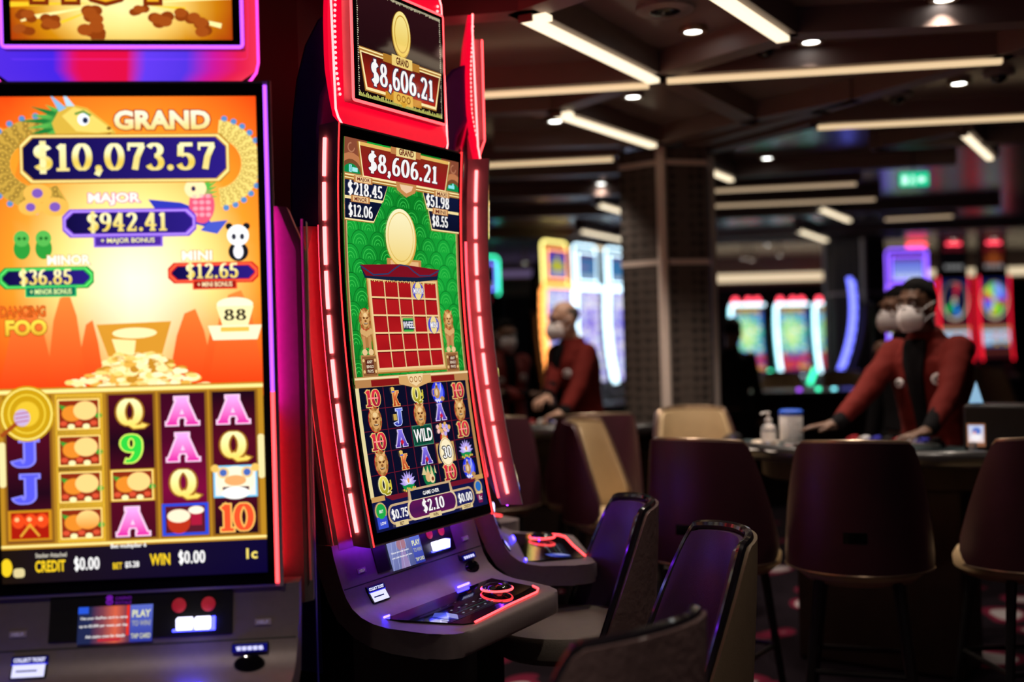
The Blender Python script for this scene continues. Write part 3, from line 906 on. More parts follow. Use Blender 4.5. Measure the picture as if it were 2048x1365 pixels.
                A.line([(u - 56, v + 44), (u - 14, v + 10)], 9, hx('A04818'), L + 6); A.disc(u - 10, v + 4, 17, 19, hx('C8B0D8'), L + 7)
                for k in range(3): A.line([(u - 24, v - 4 + k * 9), (u + 4, v - 8 + k * 9)], 2, hx('B03060'), L + 8)
            elif s == 'L':
                A.rect(u - 48, v - 36, u + 48, v + 36, hx('F0E8E0'), L); A.frame(u - 48, v - 36, u + 48, v + 36, 4, hx('78C8F0'), L + 1)
                A.disc(u, v, 42, 34, hx('FFF0D0'), L + 2)
                for q in (-1, 1): A.disc(u + q * 26, v - 20, 13, 13, hx('F0C888'), L + 3); A.disc(u + q * 26, v - 20, 8, 8, hx('4868B8'), L + 4); A.disc(u + q * 44, v - 30, 9, 9, hx('F0C060'), L + 3)
                A.disc(u, v - 2, 24, 12, hx('F0A868'), L + 4); A.rect(u - 28, v + 12, u + 30, v + 20, hx('4A1830'), L + 4); A.disc(u, v + 26, 30, 14, hx('FFFFF8'), L + 5)
            elif s == 'M':
                A.rect(u - 50, v - 36, u + 50, v + 36, hx('2848D8'), L); A.rect(u - 43, v - 30, u + 43, v + 30, hx('581828'), L + 1)
                A.disc(u - 14, v + 6, 25, 26, hx('B83018'), L + 2); A.disc(u - 14, v - 8, 25, 15, hx('FFE8C8'), L + 3); A.rect(u + 12, v - 18, u + 36, v + 14, hx('A81838'), L + 2); A.disc(u + 24, v - 20, 17, 9, hx('FFF0D8'), L + 3)
            elif s == 'R':
                A.rect(u - 46, v - 34, u + 46, v + 34, hx('C88818'), L); A.rect(u - 40, v - 29, u + 40, v + 29, hx('A81808'), L + 1)
                for q in (-24, 2, 26): A.disc(u + q, v - 10, 14, 16, hx('E84818'), L + 2); A.disc(u + q - 3, v - 14, 5, 5, hx('FFC080'), L + 3, 8)
                A.line([(u - 20, v + 24), (u + 2, v - 4)], 5, hx('E0A030'), L + 4); A.line([(u + 20, v + 24), (u, v - 2)], 5, hx('E0A030'), L + 4)
    for u in (0, 556): A.poly(rrect(u, T + 110, u + 14, T + 210, 6), hx('F0E0A0'), 17)
    # meters
    A.grid(0, B + 10, W, H, 6, 2, lambda u, v: mixc(hx('1A1008'), hx('0A0430'), u / W), 13)
    A.font('CREDIT', uc(120), vc(1040), 26, hx('F0C820'), 16, width=64, bold=.03); A.slab('$0.00', uc(192), vc(1038), 28, WHITE, 16, width=54)
    A.font('WIN', uc(338), vc(1036), 26, hx('F0C820'), 16, width=44, bold=.03); A.slab('$0.00', uc(402), vc(1034), 28, WHITE, 16, width=58)
    A.font('BET', uc(253), vc(1046), 14, hx('F0C820'), 16, width=20, bold=.02); A.font('$5.28', uc(282), vc(1045), 15, WHITE, 16, width=30, bold=.02)
    A.font('Stacker Attached', uc(122), vc(1016), 10, hx('C8C0B0'), 16, width=66); A.font('Bet multiplier 6', uc(276), vc(1004), 12, WHITE, 16, width=76)
    A.font('1c', uc(524), vc(1032), 24, hx('F0D868'), 16, bold=.03); A.disc(10, vc(1040), 12, 20, hx('F0C820'), 16); A.poly(rrect(24, vc(1042), 48, vc(1062), 7), hx('D8C890'), 16)
    return A


def treasure_topper_art(W, H):
    A = Art(W, H)
    def bg(u, v):
        d = sqrt(((u - W * .5) / 200) ** 2 + ((v - H * .72) / 130) ** 2)
        return mixc(hx('FFF8B0'), mixc(hx('F8C010'), hx('A83808'), (d - .5) / .9), d)
    A.grid(0, 0, W, H, 14, 9, bg, 0)
    for k in range(26):
        a, r = radians(196 - k * 8.4), 150 + 90 * (k % 3)
        A.poly([(W * .5 + 60 * cos(a), H * .74 - 40 * sin(a)), (W * .5 + r * cos(a), H * .74 - r * sin(a)), (W * .5 + r * cos(a + .05), H * .74 - r * sin(a + .05))], hx('FFF0A0') if k % 2 else hx('F8C828'), 1)
    random.seed(4)
    for u, v, r in ((36, 275, 24), (92, 288, 26), (182, 272, 32), (186, 312, 34), (300, 262, 22), (352, 284, 30), (414, 270, 28), (452, 300, 30), (30, 312, 24)):
        for k in range(6):
            A.disc(u + random.uniform(-.6, .6) * r, v + random.uniform(-.4, .4) * r, r * .55, r * .42, hx('8A3A0C') if k < 4 else hx('A04A14'), 2 + (k > 3), 12)
    A.font('HOT', W * .42, 176, 130, vgrad(108, 243, hx('FFE060'), hx('F0A818')), 6, width=330, bold=.04, outline=hx('7A2A08'), ow=.06)
    return A


# ------------------------------------------------------------------ slot machines
def slot_parts(root, curve, scheme, detail=2, w=0.57):
    """builds one cabinet under its Empty. local axes: x to the player's right, -y towards the player, z up"""
    Z0, Z1 = 0.962, 2.10                      # monitor
    sy = lambda z: -curve * (z - 1.8) ** 2     # front of the glass
    HW = 0.318
    led, line, rim_m = scheme['led'], scheme['line'], scheme['rim']
    zs = [Z0 + (Z1 - Z0) * k / 20 for k in range(21)]
    # ---- cabinet: curved pillar behind the monitor, sloping front, deck with rounded corners
    mb = MB()
    rings = []
    n = 18
    PW = scheme.get('pillar', .345)
    for k in range(n + 1):
        z = 0.90 + (1.83 - 0.90) * k / n
        f = 0.10 + sy(max(z, .96))
        r = 0.03 if k < n - 1 else 0.0
        hw = PW if k < n - 1 else PW - .02 * (k - n + 2)
        rings.append([(-hw, f + .02, z), (-hw + .02, f, z), (hw - .02, f, z), (hw, f + .02, z), (hw, .20, z), (-hw, .20, z)])
    mb.loft(rings)
    body = mb.build('cabinet', M['body'], root, 35)
    for s in (-1, 1):
        mb = MB()
        mb.loft([[(s * (PW + .0005), .10 + sy(max(z, .96)) + .05, z), (s * (PW + .002), .10 + sy(max(z, .96)) + .05, z), (s * (PW + .002), .196, z), (s * (PW + .0005), .196, z)] for z in [0.62 + 1.18 * k / 16 for k in range(17)]])
        mb.build('side_panel', scheme.get('side', M['navy']), body, 35)
    if detail > 1:
        for s in (-1, 1):
            mb = MB()
            mb.tube([(s * (PW - .004), .106 + sy(max(z, .96)), z) for z in [0.95 + .85 * k / 14 for k in range(15)]], .0035, 6)
            mb.build('edge_trim', M['violet_metal'], body)
    # fascia and deck as one swept ribbon
    prof = [(.012, .966), (.004, .93), (-.008, .89), (-.02, .855), (-.030, .83), (-.048, .803), (-.075, .782), (-.11, .768), (-.15, .7605), (-.22, .757), (-.29, .754), (-.338, .752), (-.348, .742), (-.349, .70), (-.338, .688), (-.26, .688), (-.16, .695), (-.10, .706), (-.05, .728), (.0, .77), (.03, .82), (.05, .87), (.07, .93), (.075, .966)]
    st = [-1, -.97, -.92, -.85, -.75, -.5, 0, .5, .75, .85, .92, .97, 1]
    rings = []
    for q in st:
        ring = []
        for y, z in prof:
            hw = .352 - .045 * max(0, min(1, -y / .34))
            x = q * hw
            if y < -.05:
                rr = .085
                d = max(0, abs(x) - (hw - rr))
                lim = -.349 + rr - sqrt(max(0, rr * rr - d * d))
                y = max(y, lim)
            ring.append((x, y, z))
        rings.append(ring)
    mb = MB()
    mb.loft(rings)
    deck = mb.build('console', M['body'], root, 50)
    mb = MB()
    mb.box((-.31, -.02, .0), (.31, .20, .72))
    mb.box((-.30, .04, .70), (.30, .20, .98))
    mb.build('base', M['black'], root, 0)
    if detail > 1:
        mb = MB()
        mb.tube([(q * .352, -.0165 - .004, .851) for q in (-.98, 0, .98)], .0022, 6)
        mb.build('seam', M['black'], deck)
    # point and normal on the sloping fascia
    def fz(z):
        for (y0, z0), (y1, z1) in zip(prof, prof[1:]):
            if z1 <= z <= z0:
                return y0 + (y1 - y0) * (z0 - z) / (z0 - z1)
        return 0
    def on(u, v, d=0):      # u metres right, v height, d out of the surface
        return Vector((u, fz(v) - d, v))
    # ---- black player panel
    if detail > 0:
        mb = MB()
        mb.loft([[on(-.19, z, .004), on(.205, z, .004), on(.205, z, -.01), on(-.19, z, -.01)] for z in (.958, .93, .90, .866)])
        pan = mb.build('player_panel', M['black_satin'], root, 0)
        A = Art()
        A.grid(0, 0, 160, 76, 6, 3, lambda u, v: mixc(hx('8890C8'), hx('303878'), (u + v) / 240) if scheme['game'] == 'bingo' else mixc(hx('202850'), hx('E86848'), max(0, 1 - abs(u - 78) / 34)), 0)
        A.rect(112, 0, 160, 76, lambda u, v: mixc(hx('6070D0'), hx('3038A0'), v / 76), 1)
        for v in (6, 50): A.rect(116, v, 156, v + 2, hx('D8D8C0'), 2)
        A.font('PLAY', 136, 18, 15, hx('E8E8B8'), 3, width=40, bold=.03); A.font('TO WIN!', 136, 38, 11, hx('B0B0A0'), 3, width=40, bold=.02); A.font('TAP CARD', 136, 64, 10, hx('E0E0A8'), 3, width=42, bold=.02)
        if scheme['game'] == 'bingo':
            A.disc(66, 12, 22, 18, hx('A87888'), 1); A.poly([(40, 76), (58, 24), (76, 24), (84, 76)], hx('9A86B8'), 1)
            for k in range(4): A.line([(4 + k * 26, 76), (22 + k * 22, 0)], 1.2, hx('B8C0E8'), 1)
            A.font('Enjoy not any match', 52, 30, 6, WHITE, 4, width=84); A.font('with Club Royale, per rules.', 56, 44, 6, WHITE, 4, width=98)
        else:
            A.rect(104, 0, 110, 62, hx('F03020'), 1); A.rect(0, 0, 22, 14, hx('2858E0'), 1); A.rect(44, 66, 92, 72, hx('C02838'), 2)
            A.font('Use your SeaPass card to game', 56, 24, 7, WHITE, 4, width=100); A.font('up to $5,000 per guest, per day.', 56, 40, 7, WHITE, 4, width=104); A.font('Ask casino crew for details', 60, 61, 6, WHITE, 4, width=84)
        A.build('player_screen', lambda u, v, d: on(-.128 + u * .001, .936 - v * .001, .007 + d), M['disp'], pan, bisect=False)
        A = Art()
        lc = hx('E01838') if scheme['game'] == 'bingo' else hx('8A20C8')
        A.disc(0, 12, 8, 8, lc, 1, 12); A.disc(0, 12, 4, 5, (0, 0, 0), 2, 10); A.rect(-1.5, -3, 1.5, 19, lc, 3); A.poly([(-8, 0), (-4, -6), (0, -1), (4, -6), (8, 0), (5, 6), (-5, 6)], lc, 3)
        A.font('CASINO', 30, 3, 8, lc, 1, width=34, bold=.0); A.font('ROYALE', 30, 15, 8, lc, 1, width=34, bold=0)
        A.build('lettering', lambda u, v, d: on(-.062 + u * .001, .954 - v * .0008, .007 + d), M['disp_dim'], pan, bisect=False)
        for u in (.088, .152):
            mb = MB()
            mb.loft([[on(u + .0155 * rr * cos(a * pi / 10), .930 + .0155 * rr * sin(a * pi / 10), .0045 + dd) for a in range(20)] for rr, dd in ((1, 0), (1, .002), (.9, .003))])
            mb.build('speaker_grille', M['grille'], pan)
        mb = MB()
        mb.box((.085, fz(.89) - .020, .880), (.119, fz(.89), .905)); mb.box((.125, fz(.89) - .022, .880), (.158, fz(.89), .905))
        rd = mb.build('card_reader', M['white_blue'], pan, 0, .002)
        mb = MB()
        mb.box((.076, fz(.89) - .014, .876), (.168, fz(.89) - .001, .880)); mb.box((.161, fz(.89) - .016, .878), (.168, fz(.89), .904))
        mb.build('reader_glow', M['blue_led'], rd, 0)
        for s in (-.255, .272):
            mb = MB()
            mb.loft([[on(s - .018, z, .003), on(s + .018, z, .003), on(s + .018, z, -.002), on(s - .018, z, -.002)] for z in (.892, .880)])
            hb = mb.build('help_plate', M['violet_metal'], root, 0)
            A = Art(); A.font('HELP', 0, 0, 7, hx('8878A0'), 1, width=24)
            A.build('lettering', lambda u, v, d, s=s: on(s + u * .001, .886 - v * .001, .0036 + d), M['disp_dim'], hb, bisect=False)
        # ticket printer at the left, banknote slot at the right, on the swept front
        mb = MB()
        mb.loft([[on(-.262, z, .006), on(-.186, z, .006), on(-.186, z, -.006), on(-.262, z, -.006)] for z in (.842, .825, .812, .800)])
        tp = mb.build('ticket_printer', M['black_satin'], root, 0, .002)
        A = Art(); A.rect(0, 0, 76, 13, hx('0A0A58'), 0); A.font('COLLECT TICKET', 38, 6, 8, hx('E0E0FF'), 2, width=66, bold=.04)
        A.rect(4, 15, 72, 38, hx('D8D8FF'), 0); A.rect(12, 25, 56, 28, hx('1A1A50'), 1); A.rect(0, 13, 76, 15, hx('3838FF'), 0)
        A.build('ticket_slot', lambda u, v, d: on(-.262 + u * .001, .841 - v * .001, .0075 + d), M['disp_hot'], tp, bisect=False)
        mb = MB()
        mb.loft([[on(.205, z, .012), on(.285, z, .012), on(.285, z, -.006), on(.205, z, -.006)] for z in (.846, .828)])
        bv = mb.build('banknote_slot', M['black_satin'], root, 0, .003)
        A = Art(); A.rect(0, 0, 76, 16, hx('0A0A60'), 0)
        for k in range(5): A.poly([(8 + k * 12, 5), (18 + k * 12, 4), (20 + k * 12, 12), (11 + k * 12, 13)], hx('D0D0FF'), 1)
        A.build('slot_light', lambda u, v, d: on(.207 + u * .001, .845 - v * .001, .0135 + d), M['disp_hot'], bv, bisect=False)
        mb = MB()
        mb.lathe([(.030, -.004), (.034, 0.004), (.030, .010), (.012, .012)], 18, Matrix.Translation(on(.245, .803, .0)) @ Matrix.Rotation(radians(62), 4, 'X') @ Matrix.Diagonal((1, .6, 1, 1)))
        mb.build('slot_mouth', M['black_gloss'], bv)
    # ---- button deck: black glass, touch panel, big round button, lit edge
    gz = lambda y: (.7605 + (-.15 - y) * (-.0075 / .14) if y < -.15 else .7605 + (y + .15) * .02)
    poly = [(-.285, -.105), (.27, -.105), (.262, -.255), (.242, -.284), (.205, -.300), (.02, -.305), (-.03, -.309), (-.17, -.318), (-.20, -.300)]
    if detail > 0:
        mb = MB()
        mb.prism(poly, lambda u, v, d: Vector((u, v, gz(v) + .001 + d - (.0 if v < -.12 else -.004))), -.004, .0035)
        gl = mb.build('button_deck', M['black_gloss'], root, 0)
        mb = MB()
        mb.tube([(u, v, gz(v) + .0055) for u, v in poly[2:8]], .0032, 6)
        mb.build('deck_light', M['red_neon'] if scheme['game'] == 'bingo' else M['blue_led'], gl)
        mb = MB()
        mb.tube([(-.284, -.104, gz(-.104) + .012), (-.26, -.104, gz(-.104) + .012)], .003, 6); mb.tube([(.09, -.098, gz(-.1) + .016), (.15, -.098, gz(-.1) + .016)], .0035, 6)
        mb.build('glow_strip', M['blue_wash'], gl)
        A = Art()
        A.rect(0, 0, 270, 120, hx('141820'), 0)
        A.grid(0, 0, 70, 120, 3, 3, lambda u, v: mixc(hx('1838A8'), hx('10203A'), v / 120), 1)
        A.poly([(10, 60), (48, 44), (66, 66), (30, 90)], hx('5868E0'), 2); A.poly([(30, 90), (66, 66), (66, 98), (32, 120)], hx('B0B8FF'), 3); A.poly([(10, 60), (30, 90), (32, 120), (12, 92)], hx('3848C8'), 3)
        for k in range(3): A.rect(70, 12 + k * 36, 270, 14 + k * 36, hx('1C5A48'), 1)
        for i in range(5):
            for j in range(3): A.frame(82 + i * 38, 20 + j * 34, 112 + i * 38, 42 + j * 34, 1.5, hx('38404E'), 1); A.rect(92 + i * 38, 28 + j * 34, 100 + i * 38, 33 + j * 34, hx('98A0B0'), 2)
        A.build('touch_panel', lambda u, v, d: Vector((-.205 + u * .001, -.13 - v * .00115, gz(-.13 - v * .00115) + .0052 + d)), M['disp_dim'], gl, bisect=False)
        c = Vector((.135, -.205, gz(-.205)))
        mb = MB(); mb.lathe([(.018, 0), (.018, .012), (.044, .014), (.046, .018), (.044, .022)], 24, Matrix.Translation(c))
        btn = mb.build('spin_button', M['chrome'], gl)
        mb = MB(); mb.lathe([(.042, .022), (.036, .028), (.02, .031), (.002, .032)], 24, Matrix.Translation(c)); mb.build('button_cap', M['black_gloss'], btn)
        mb = MB(); mb.tube([c + Vector((.046 * cos(a * pi / 14), .046 * sin(a * pi / 14), .017)) for a in range(28)], .0035, 6, loop=True); mb.build('button_light', M['red_neon'], btn)
    # ---- monitor: thin curved slab with lit sides
    mb = MB()
    rings = []
    for z in zs:
        f = sy(z)
        rings.append([(-HW + .010, f, z), (HW - .010, f, z), (HW - .008, f - .004, z), (HW, f - .001, z), (HW, f + .008, z), (HW - .012, f + .066, z), (-HW + .012, f + .066, z), (-HW, f + .008, z), (-HW, f - .001, z), (-HW + .008, f - .004, z)])
    mb.loft(rings)
    mon = mb.build('monitor', M['violet_metal'] if detail > 1 else M['black_satin'], root, 30)
    mb = MB()
    mb.loft([[(-HW + .017, sy(z) - .003, z), (HW - .017, sy(z) - .003, z), (HW - .017, sy(z) + .004, z), (-HW + .017, sy(z) + .004, z)] for z in [Z0 + .006 + (Z1 - Z0 - .012) * k / 20 for k in range(21)]])
    mb.build('glass', M['black_gloss'], mon, 30)
    for s in (-1, 1):
        mb = MB()
        nd = 9 if scheme.get('dashes', True) else 0
        for k in range(nd):
            za = Z0 + .03 + (Z1 - Z0 - .06) * (k + .07) / nd
            zb = Z0 + .03 + (Z1 - Z0 - .06) * (k + .93) / nd
            mb.tube([(s * (HW - .004), sy(z) + .038, z) for z in [za + (zb - za) * q / 3 for q in range(4)]], .0055 if detail > 0 else .012, 6)
        if nd: mb.build('light_strip', led, mon)
        segs = scheme.get('edge_split') or ((Z0, Z1, line),)
        if s not in scheme.get('edges', (-1, 1)): continue
        for za, zb, lm in segs:
            mb = MB(); mb.tube([(s * (HW - .0125), sy(z) - .001, z) for z in [za + (zb - za) * k / 20 for k in range(21)]], scheme.get('edge_r', .0032) if detail > 0 else scheme.get('thick', .018), 6)
            mb.build('edge_light', lm, mon)
    if scheme.get('top_light'):
        mb = MB(); mb.tube([(-HW, sy(Z1) - .003, Z1), (HW, sy(Z1) - .003, Z1)], scheme.get('thick', .018), 6); mb.build('edge_light', line, mon)
    sm = lambda u, v, d: Vector(((u - 285) * .001 * w / .57, sy(2.065 - v * .98916e-3) - .0045 - d, 2.065 - v * .98916e-3))
    scheme['art'].build('screen', sm, scheme.get('disp', M['disp']), mon, bisect=curve > 0, clip=True)
    # glow underneath the monitor
    if detail > 1:
        for s in (-1, 1):
            for za, zb, lm in scheme['back']:
                mb = MB(); mb.tube([(s * (HW - .020), sy(z) + .070, z) for z in [za + (zb - za) * k / 12 for k in range(13)]], .004, 6); mb.build('back_light', lm, mon)
        for xa, xb, lm in scheme['under']:
            mb = MB(); mb.tube([(xa, sy(Z0) + .045, Z0 - .004), (xb, sy(Z0) + .045, Z0 - .004)], .0035, 6); mb.build('under_light', lm, mon)
    # ---- bent housing at the back that carries the topper
    if scheme.get('topper', True):
        outer = [(.05, 2.43), (.10, 2.41), (.15, 2.345), (.185, 2.25), (.205, 2.13), (.216, 1.95), (.218, 1.80)]
        inner = [(.10, 1.80), (.105, 1.98), (.10, 2.10), (.085, 2.19), (.05, 2.24)]
        mb = MB()
        mb.prism(outer + inner, lambda u, v, d: Vector((d, u, v)), -.25, .25)
        mb.build('rear_housing', scheme.get('side', M['navy']), root, 30, .012)
        # curved acrylic tray
        half, r = scheme.get('tray', .276), .06
        py = lambda z: .040 - .10 * max(0, (2.27 - z)) ** 1.15 * 2.2 - .08 * max(0, z - 2.40)
        outl = rrect(-half, 2.085, half, 2.60, r, 4)
        tz = [2.085 + .515 * k / 12 for k in range(13)]
        def wid(z):
            d = max(0, 2.085 + r - z, z - (2.60 - r))
            return half - r + sqrt(max(0, r * r - d * d))
        mb = MB()
        if scheme.get('rim_art'):
            A = scheme['rim_art']
            rim = A.build('topper_tray', lambda u, v, d: Vector(((u - 300) / 300 * wid(2.60 - v * .001), py(2.60 - v * .001) - d, 2.60 - v * .001)), M['sign_glow'], root, bisect=False)
            mb.loft([[(-wid(z), py(z) + .002, z), (wid(z), py(z) + .002, z), (wid(z), py(z) + .02, z), (-wid(z), py(z) + .02, z)] for z in tz])
            mb.build('tray_back', M['black_satin'], rim, 30)
        else:
            mb.loft([[(-wid(z), py(z), z), (wid(z), py(z), z), (wid(z), py(z) + .016, z), (-wid(z), py(z) + .016, z)] for z in tz])
            rim = mb.build('topper_tray', rim_m, root, 30)
        mb = MB()
        mb.tube([(u, py(v), v) for u, v in outl], .0032 if detail > 0 else .014, 6, loop=True)
        mb.build('tray_light', scheme['rimline'], rim)
        if detail > 1:
            for s in (-1, 1):
                mb = MB()
                for k in range(26):
                    z = 2.19 + k * .0145
                    mb.ellipsoid((s * .249, py(z) - .003, z), (.005, .004, .0045), 6, 4)
                mb.build('light_dots', M['pink_led'], rim)
        # neck and screen box
        bw, b0, b1 = scheme.get('boxw', .232), 2.172, 2.515
        mb = MB(); mb.box((-.16, .03, 2.02), (.16, .05, 2.45)); mb.box((-bw + .02, .026, 2.20), (bw - .02, .05, 2.47))
        mb.build('topper_bracket', M['violet_metal'], root, 0, .003)
        mb = MB(); mb.box((-bw, -.004, b0), (bw, .028, b1))
        bx = mb.build('topper_box', M['violet_metal'], root, 0, .004)
        mb = MB(); mb.tube([(u, -.005, v) for u, v in rrect(-bw + .003, b0 + .003, bw - .003, b1 - .003, .006, 2)], .0042 if detail > 0 else .012, 6, loop=True)
        mb.build('box_light', scheme['boxline'], bx)
        mb = MB(); mb.box((-bw + .007, -.007, b0 + .007), (bw - .007, .0, b1 - .007)); mb.build('glass', M['black_gloss'], bx, 0)
        tw, th = (bw - .024) * 2, b1 - b0 - .036
        W, H = scheme['top_size']
        scheme['top_art'].build('topper_screen', lambda u, v, d: Vector(((u / W - .5) * tw, -.0078 - d, b1 - .018 - v / H * th)), scheme.get('topdisp', M['disp']), bx, bisect=False, clip=True)
    return root


# ------------------------------------------------------------------ chairs
M['maroon'] = mat('maroon_leather', (0.052, 0.011, 0.020), 0.45, var=0.2, vscale=12, bump=0.08, bscale=300)
M['beige'] = mat('beige_leather', (0.50, 0.36, 0.20), 0.55, var=0.1, vscale=20, bump=0.08, bscale=250)
M['seat_grey'] = mat('grey_beige_vinyl', (0.17, 0.14, 0.115), 0.6, var=0.1, bump=0.1, bscale=200)
M['plum'] = mat('plum_leather', (0.075, 0.035, 0.085), 0.36, var=0.2, vscale=10, bump=0.1, bscale=260)
M['brown_leather'] = mat('dark_brown_leather', (0.15, 0.095, 0.092), 0.28, var=0.25, vscale=7, bump=0.6, bscale=38)
M['tan'] = mat('tan_leather', (0.23, 0.165, 0.10), 0.55, var=0.12, bump=0.1, bscale=250)
M['piping'] = mat('black_piping', (0.012, 0.010, 0.014), 0.16, coat=0.6, var=0.2)
M['bronze'] = mat('bronze_piping', (0.30, 0.21, 0.14), 0.3, 0.7, var=0.2)
M['leg'] = mat('dark_metal', (0.03, 0.028, 0.028), 0.35, 0.6, var=0.2)


def chair(name, label, cat, loc, rz, outer, inner, seat_m, pipe, zs=.66, zb=.62, zt=1.10, R0=.275, R1=.245, full=56, end=88, low=.10, base='legs', grip=False, group=None, seat_r=.235, pr=.0095):
    t = thing(name, label, cat, (loc[0], loc[1], 0), rz, group)
    NT, NV = 36, 9
    def prof(a):
        d = abs(a)
        if d <= full:
            return zt - .012 * (d / full) ** 2
        k = (d - full) / (end - full)
        return zt - .012 - (zt - zb - low - .012) * (k ** 1.25)
    def rad(v): return R0 + (R1 - R0) * v
    def pt(a, z, off):
        v = (z - zb) / (zt - zb)
        q = rad(v) + off
        return Vector((q * sin(radians(a)), q * cos(radians(a)) * (1.0 if abs(a) < 90 else 1.25) + .02 * v, z))
    def sheet(o0, o1, a_end, shrink, nm, m, puff=0.0):
        rings = []
        for i in range(NT + 1):
            a = -a_end + 2 * a_end * i / NT
            zt_, zb_ = prof(a) - shrink, zb + shrink * .6
            e = max(0, (abs(a) - (a_end - 14)) / 14)
            zb_ = zb_ + (min(.05, zt_ - zb_ - .02)) * e ** 2
            vs = [zb_ + (zt_ - zb_) * k / NV for k in range(NV + 1)]
            pf = lambda k: puff * sin(pi * k / NV) ** .5 * cos(pi / 2 * min(1, abs(a) / a_end)) ** .3 if 0 < k < NV else 0
            rings.append([pt(a, z, o0 + pf(k) * (1 if o0 > o1 else -1)) for k, z in enumerate(vs)] + [pt(a, z, o1) for z in reversed(vs)])
        mb = MB()
        mb.loft(rings)
        return mb.build(nm, m, t, 50)
    sh = sheet(.0, -.022, end, 0, 'back_shell', outer, .004)
    sheet(-.048, -.022, end - 3, .012, 'back_cushion', inner, .012)
    mb = MB()
    mb.tube([pt(-end + 2 * end * i / 60, prof(-end + 2 * end * i / 60) + .001, -.022) for i in range(61)], pr, 8)
    mb.build('piping', pipe, t)
    mb = MB()
    mb.tube([pt(-end + 6 + 2 * (end - 6) * i / 50, zb + .0, -.004) for i in range(51)], .006, 6)
    mb.build('lower_trim', pipe, t)
    if grip:
        mb = MB()
        g = [(-17, .115), (17, .115), (17, .155), (-17, .155)]
        mb.loft([[pt(a, zb + h, o) for a, h in ((s, .118), (s, .158))] + [pt(s, zb + .158, .004), pt(s, zb + .118, .004)] for s, o in ((-9, -.004), (-4.5, -.004), (0, -.004), (4.5, -.004), (9, -.004))])
        mb.build('grip', M['black_gloss'], sh, 0)
    mb = MB()
    mb.lathe([(.02, zs - .10), (seat_r - .03, zs - .10), (seat_r, zs - .075), (seat_r + .004, zs - .04), (seat_r - .012, zs - .012), (seat_r - .06, zs), (.02, zs + .006)], 28, Matrix.Translation((0, -.045 if base == 'legs' else 0, 0)) @ Matrix.Diagonal((1, 1.08, 1, 1)))
    mb.build('seat', seat_m, t, 40)
    if base == 'legs':
        for sx in (-1, 1):
            for sy_ in (-1, 1):
                mb = MB(); mb.tube([(sx * .14, sy_ * .14, zs - .09), (sx * .20, sy_ * .20, 0.0)], [.02, .014], 8); mb.build('leg', M['leg'], t)
        mb = MB(); mb.tube([(.19 * cos(k * pi / 2 + pi / 4) * 1.30, .19 * sin(k * pi / 2 + pi / 4) * 1.30, .24) for k in range(4)], .011, 6, loop=True); mb.build('footrest', M['leg'], t)
    else:
        mb = MB(); mb.lathe([(.22, 0.0), (.22, .015), (.06, .035), (.032, .06), (.032, zs - .10)], 24); mb.build('pedestal', M['leg'], t)
    return t


# ------------------------------------------------------------------ people
M['skin_dark'] = mat('deep_brown_skin', (0.13, 0.062, 0.036), 0.5, var=0.1)
M['skin_mid'] = mat('brown_skin', (0.22, 0.11, 0.065), 0.5, var=0.1)
M['skin_fair'] = mat('fair_skin', (0.52, 0.30, 0.21), 0.5, var=0.06)
M['hair'] = mat('black_hair', (0.005, 0.004, 0.004), 0.9, spec=.15, var=0.3, vscale=120)
M['hair_grey'] = mat('greying_hair', (0.09, 0.075, 0.065), 0.7, var=0.3, vscale=120)
M['jacket'] = mat('red_wool_jacket', (0.13, 0.009, 0.006), 0.85, spec=.2, var=0.15, vscale=18, bump=0.1, bscale=300)
M['jacket_dim'] = mat('deep_red_jacket', (0.20, 0.015, 0.012), 0.8, var=0.15, vscale=18)
M['black_cloth'] = mat('black_cloth', (0.007, 0.006, 0.007), 0.9, spec=.1, var=0.2)
M['mask'] = mat('white_respirator', (0.88, 0.83, 0.83), 0.8, var=0.04, vscale=40)
M['white'] = mat('white_plastic', (0.75, 0.73, 0.72), 0.4, var=0.03)
M['eye'] = mat('eye_white', (0.6, 0.58, 0.55), 0.2)
M['iris'] = mat('dark_iris', (0.01, 0.006, 0.004), 0.1)


def voxel(o, size, smooth_it=6):
    md = o.modifiers.new('voxel', 'REMESH'); md.mode = 'VOXEL'; md.voxel_size = size; md.use_smooth_shade = True
    ms = o.modifiers.new('soft', 'SMOOTH'); ms.factor = 0.5; ms.iterations = smooth_it
    return bake(o)


def wrinkle(o, amp, sc):
    for v in o.data.vertices:
        n = noise.noise(v.co * sc) + .5 * noise.noise(v.co * sc * 2.3 + Vector((3, 1, 7)))
        v.co += v.normal * n * amp


